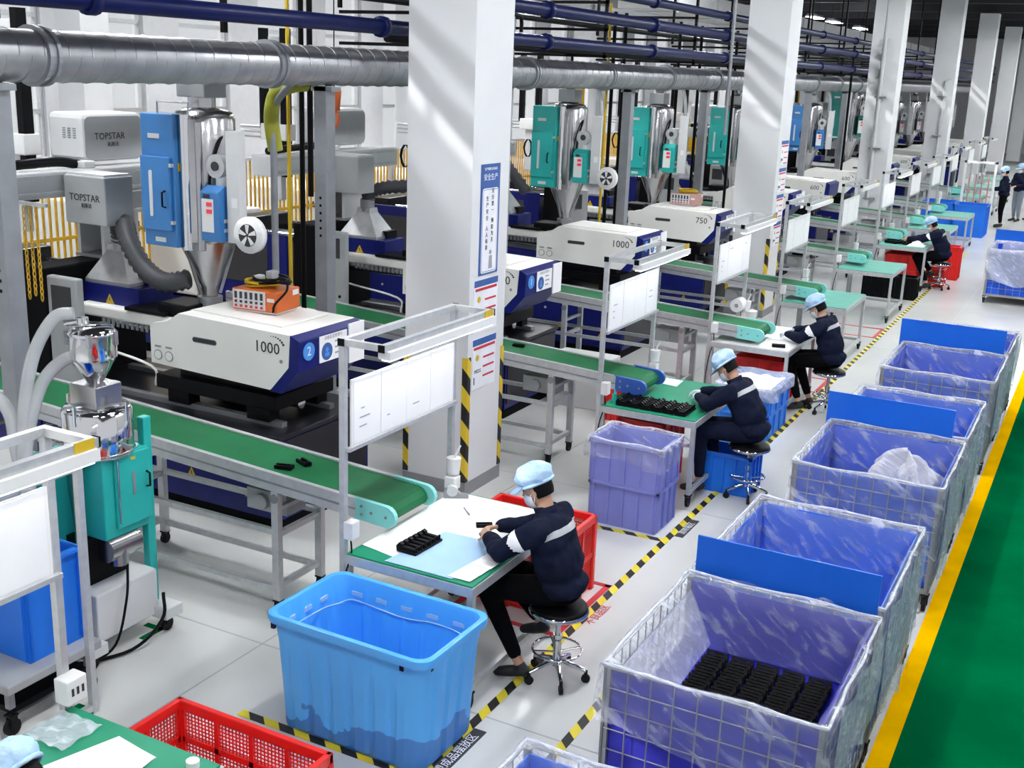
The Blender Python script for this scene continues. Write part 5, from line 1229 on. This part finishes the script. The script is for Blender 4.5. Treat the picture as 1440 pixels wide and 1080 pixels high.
def person(label, loc, rz, J, vox=.0095, cap='cap_blue', top='cloth_navy', legs='cloth_black', mask=True, patch=True, glove=False, stripe=True, group=None):
    t = thing('person', label, 'person', loc, rz, group)
    V = {k: Vector(v) for k, v in J.items() if k not in ('hp', 'hy', 'curl')}
    hr = Matrix.Rotation(J.get('hy', 0), 3, 'Z') @ Matrix.Rotation(J['hp'], 3, 'Y')        # head: yaw, then nod
    H = V['head']; hd = lambda x, y, z: H+hr @ Vector((x, y, z))
    body = [('e', H, (.094, .076, .118), hr), ('e', hd(.012, 0, -.055), (.076, .062, .07), hr), ('c', hd(-.015, 0, -.06), .054, V['neck'], .060),
            ('c', hd(.092, 0, .005), .010, hd(.108, 0, -.022), .013), ('e', hd(.082, 0, -.06), (.018, .026, .012), hr),
            ('e', hd(.0, .078, -.01), (.02, .009, .03), hr), ('e', hd(.0, -.078, -.01), (.02, .009, .03), hr), ('e', hd(.075, 0, -.095), (.022, .026, .02), hr)]
    body += [('c', V['neck'], .06, V['chest'], .085), ('c', V['chest'], .09, V['waist'], .085), ('c', V['waist'], .085, V['pelvis'], .09)]
    jk, tr_ = [], []
    for s, c in ((1, 'L'), (-1, 'R')):
        sh, el, wr, hp, kn, an = (V[k+c] for k in ('sh', 'el', 'wr', 'hip', 'kn', 'an'))
        body += [('c', V['neck']-Vector((0, 0, .03)), .05, sh, .045), ('c', sh, .045, el, .037), ('c', el, .037, wr, .026), ('c', V['pelvis'], .08, hp, .08), ('c', hp, .08, kn, .05), ('c', kn, .05, an+(kn-an)*.6, .05), ('c', an+(kn-an)*.6, .05, an, .034)]
        d = (wr-el).normalized(); hdv = V.get('hd'+c, d)
        if not glove: hand(body, wr, hdv, s, J.get('curl', .7), V.get('pn'+c))
        jk += [('c', V['neck']-Vector((.02, 0, .05)), .085, sh, .070), ('c', sh, .084, el, .070), ('c', el, .070, wr-d*.015, .050), ('e', el, (.072, .072, .072), None)]
        tr_ += [('c', V['pelvis'], .12, hp, .105), ('c', hp, .108, kn, .077), ('c', kn, .076, an+(kn-an)*.55, .064), ('c', an+(kn-an)*.55, .064, an+(kn-an)*.16, .050)]
        # shoe
        f = V.get('ft'+c, Vector((1, 0, 0))); f = Vector((f.x, f.y, f.z)).normalized()
        sp = [('c', an-Vector((0, 0, .035))-f*.03, .040, an-Vector((0, 0, .045))+f*.06, .040), ('c', an-Vector((0, 0, .045))+f*.06, .042, an-Vector((0, 0, .055))+f*.15, .033), ('c', an, .040, an-Vector((0, 0, .03)), .042)]
        so = blob(sp, .012, 'shoe', 'shoe', t, 3)
    up = (V['neck']-V['waist']).normalized(); rotT = Vector((0, 0, 1)).rotation_difference(up).to_matrix()
    jk += [('e', V['chest'], (.150, .205, .18), rotT), ('e', V['chest'].lerp(V['waist'], .55), (.155, .197, .17), rotT), ('e', V['waist'], (.158, .195, .15), rotT), ('e', V['pelvis']+Vector((0, 0, .03)), (.165, .200, .10), None), ('c', V['shL'], .082, V['shR'], .082), ('c', V['neck']-up*.02, .072, V['neck']+up*.012, .066)]
    b = blob(body, vox, 'body', 'skin', t, 3)
    if glove:
        for s, c in ((1, 'L'), (-1, 'R')):
            pr = []; hand(pr, V['wr'+c]-(V['wr'+c]-V['el'+c]).normalized()*.0, V.get('hd'+c, (V['wr'+c]-V['el'+c]).normalized()), s, J.get('curl', .7), V.get('pn'+c))
            pr.append(('c', V['wr'+c]-(V['wr'+c]-V['el'+c]).normalized()*.03, .030, V['wr'+c], .03)); blob(pr, vox, 'glove', 'mask_white', t, 2)
    tr_ += [('e', V['pelvis'], (.135, .17, .115), None)]
    blob(tr_, .018, 'trousers', legs, t, 5)
    j = blob(jk, .014, 'jacket', top, t, 4)
    ns_ = __import__('mathutils').noise
    cs = [v.co.copy() for v in j.data.vertices]; nr = [v.normal.copy() for v in j.data.vertices]; out = []
    for q, n_ in zip(cs, nr):
        a_ = ns_.noise(Vector((q.x*7.7+2, q.y*5.6, q.z*13.3)))+.5*ns_.noise(q*17+Vector((5, 1, 3))); out += list(q+n_*(.013*a_))
    j.data.vertices.foreach_set('co', out); j.data.update()
    if stripe:
        c0 = V['chest']+up*.055
        shell(j, 'reflective_stripe', 'reflect', t, [(c0+up*.021, up), (c0-up*.021, -up)], .004, lambda q: q.x < c0.x+.03 and abs(q.y) < .20)
    if patch:
        a = V['shL'].lerp(V['elL'], .62); d = (V['elL']-V['shL']).normalized()
        shell(j, 'arm_badge', 'paper', t, [(a+d*.055, d), (a-d*.055, -d)], .006, lambda q: (q-a).dot(Vector((-.45, .55, .55)).normalized()) > .052 and (q-a).length < .12)
    # collar
    cl = MB(); n = 20; cn = V['neck']+up*.012
    a1 = Vector((1, 0, 0)); a1 = (a1-up*a1.dot(up)).normalized(); a2 = up.cross(a1)
    cl.loft([[cn+(a1*math.cos(2*math.pi*k/n)*r+a2*math.sin(2*math.pi*k/n)*r)+up*h for k in range(n)] for r, h in ((.074, -.02), (.078, .03), (.072, .034), (.064, .0))]); cl.build('collar', top, t)
    # hair: back and sides of the skull
    def ell(rx, ry, rz, off, f0=0, keep=None, wr=0, nu=28, nv=18):
        mb = MB(); vs = []; fs = []
        for jx in range(nv+1):
            ph = math.pi*(jx/nv-.5)
            for i in range(nu):
                a = 2*math.pi*i/nu; w = 1+wr*(math.sin(7*a+2*ph)*.5+math.sin(11*a-5*ph)*.3+math.sin(5*a+9*ph)*.3)
                vs.append(Vector((rx*math.cos(ph)*math.cos(a)*w+off[0], ry*math.cos(ph)*math.sin(a)*w+off[1], rz*math.sin(ph)*w+off[2])))
        for jx in range(nv):
            for i in range(nu):
                q = [jx*nu+i, jx*nu+(i+1) % nu, (jx+1)*nu+(i+1) % nu, (jx+1)*nu+i]
                c = sum((vs[k] for k in q), Vector())/4
                if keep is None or keep(c): fs.append(q)
        return mb.add([H+hr @ v for v in vs], fs, True)
    ell(.102, .083, .124, (-.008, 0, .004), keep=lambda c: c.z > -.06 and (c.x < -.012 or c.z > .03) and not (c.x > .02 and c.z < .035)).build('hair', 'hair', t)
    if cap:
        ell(.128, .112, .085, (-.012, 0, .088), keep=lambda c: c.z > .032, wr=.09).build('cap', cap, t)
        vb = MB(); nb = 12; r1, r2 = [], []
        for k in range(nb+1):
            a = R(-65+130*k/nb); r1.append(H+hr @ Vector((-.008+.112*math.cos(a), .098*math.sin(a), .045))); r2.append(H+hr @ Vector((-.0+.185*math.cos(a)**.6 if math.cos(a) > 0 else 0, .112*math.sin(a), .022)))
        up2 = hr @ Vector((0, 0, .006))
        vb.loft([r1, r2, [q+up2 for q in r2], [q+up2 for q in r1], r1], closed=False); vb.build('cap_visor', cap, t)
        MB().tube([H+hr @ Vector((-.012+.116*math.cos(a), .100*math.sin(a), .040)) for a in [2*math.pi*k/24 for k in range(24)]], .011, 6, closed=True).build('cap_band', cap, t)
    for s in (1, -1): MB().lathe([(.0, -.006), (.009, 0), (.0, .006)], c=tuple(hd(.084, s*.032, .012)), n=8).build('eye', 'ink', t)
    if mask:
        ell(.108, .074, .076, (.008, 0, -.058), keep=lambda c: c.x > .022 and c.z < .0 and c.z > -.115).build('face_mask', 'mask_white', t)
        for s in (1, -1): MB().tube([hd(.045, s*.066, -.03), hd(.01, s*.080, -.005), hd(.0, s*.082, -.03), hd(.03, s*.068, -.075)], .0025, 5).build('ear_loop', 'mask_white', t)
    return t
SIT = dict(pelvis=(-.02, 0, .675), waist=(.015, 0, .83), chest=(.07, 0, 1.0), neck=(.125, 0, 1.165), head=(.20, 0, 1.315), hp=R(26), hy=R(0), curl=.8,
    shL=(.095, .185, 1.10), shR=(.095, -.185, 1.10), elL=(.31, .27, .945), elR=(.31, -.27, .95), wrL=(.49, .10, .945), wrR=(.50, -.08, .95),
    hipL=(.05, .09, .665), hipR=(.05, -.09, .665), knL=(.47, .15, .62), knR=(.46, -.12, .63), anL=(.20, .14, .105), anR=(.18, -.12, .31), ftL=(.9, .25, -.05), ftR=(.9, -.15, -.25), pnL=(0, -.5, -.8), pnR=(0, .5, -.8))
def pose(**k): d = dict(SIT); d.update(k); return d
person('seated worker in navy jacket and blue cap at the white papered bench', (-2.80, 6.20, 0), R(180), pose(hy=R(8)))
person('seated worker in navy jacket bent over the black parts with white gloves', (-2.72, 10.25, 0), R(176), pose(waist=(.03, 0, .83), chest=(.12, 0, .98), neck=(.20, 0, 1.12), head=(.30, 0, 1.25), hp=R(42), shL=(.17, .18, 1.06), shR=(.17, -.18, 1.06), elL=(.36, .26, .935), elR=(.36, -.24, .94), wrL=(.54, .05, .93), wrR=(.56, -.10, .94), anL=(.42, .17, .105), anR=(.36, -.14, .105), knL=(.45, .15, .64)), legs='cloth_navy', glove=True, patch=False)
person('seated worker in navy jacket at the white topped bench', (-2.74, 13.66, 0), R(176), pose(hp=R(34), head=(.23, 0, 1.28), neck=(.15, 0, 1.14), elL=(.33, .27, .94), wrL=(.53, .12, .93), anL=(.30, .14, .105), anR=(.24, -.1, .105)), glove=True, vox=.011)
person('farthest seated worker reaching over the crowded bench', (-2.86, 23.9, 0), R(180), pose(chest=(.10, 0, .99), neck=(.18, 0, 1.13), head=(.27, .02, 1.26), hp=R(30), elL=(.42, .22, .98), wrL=(.66, .12, .96), elR=(.40, -.22, .98), wrR=(.62, -.1, .95)), vox=.014)
person('worker whose blue cap shows at the nearest green bench', (-2.84, 2.52, 0), R(180), pose(waist=(.04, 0, .84), chest=(.17, 0, 1.03), neck=(.34, 0, 1.13), head=(.50, .02, 1.21), hp=R(50), shL=(.29, .18, 1.09), shR=(.29, -.18, 1.09), elL=(.48, .27, .95), elR=(.50, -.25, .95), wrL=(.66, .1, .94), wrR=(.68, -.06, .94)), vox=.012, glove=True)
STAND = dict(pelvis=(0, 0, .95), waist=(0, 0, 1.10), chest=(.01, 0, 1.28), neck=(.02, 0, 1.45), head=(.05, 0, 1.60), hp=R(18), hy=0, curl=.6,
    shL=(.0, .19, 1.39), shR=(0, -.19, 1.39), elL=(.06, .24, 1.13), elR=(.06, -.24, 1.13), wrL=(.26, .12, 1.10), wrR=(.26, -.12, 1.10),
    hipL=(0, .09, .93), hipR=(0, -.09, .93), knL=(.03, .10, .50), knR=(.02, -.10, .50), anL=(0, .11, .105), anR=(-.03, -.11, .105), ftL=(1, .1, -.05), ftR=(1, -.1, -.05))
def st(**k): d = dict(STAND); d.update(k); return d
person('standing person in dark clothes holding papers in the aisle', (-2.88, 36.2, 0), R(190), STAND, vox=.016, patch=False)
person('standing person in pale trousers beside the dark clothed one', (-2.62, 38.2, 0), R(230), st(hp=R(10)), vox=.016, legs='cloth_grey', patch=False)
person('standing person in pale trousers farthest down the aisle', (-2.25, 38.9, 0), R(150), st(hp=R(10)), vox=.016, legs='cloth_grey', patch=False)
bpy.data.scenes.remove(TMP)
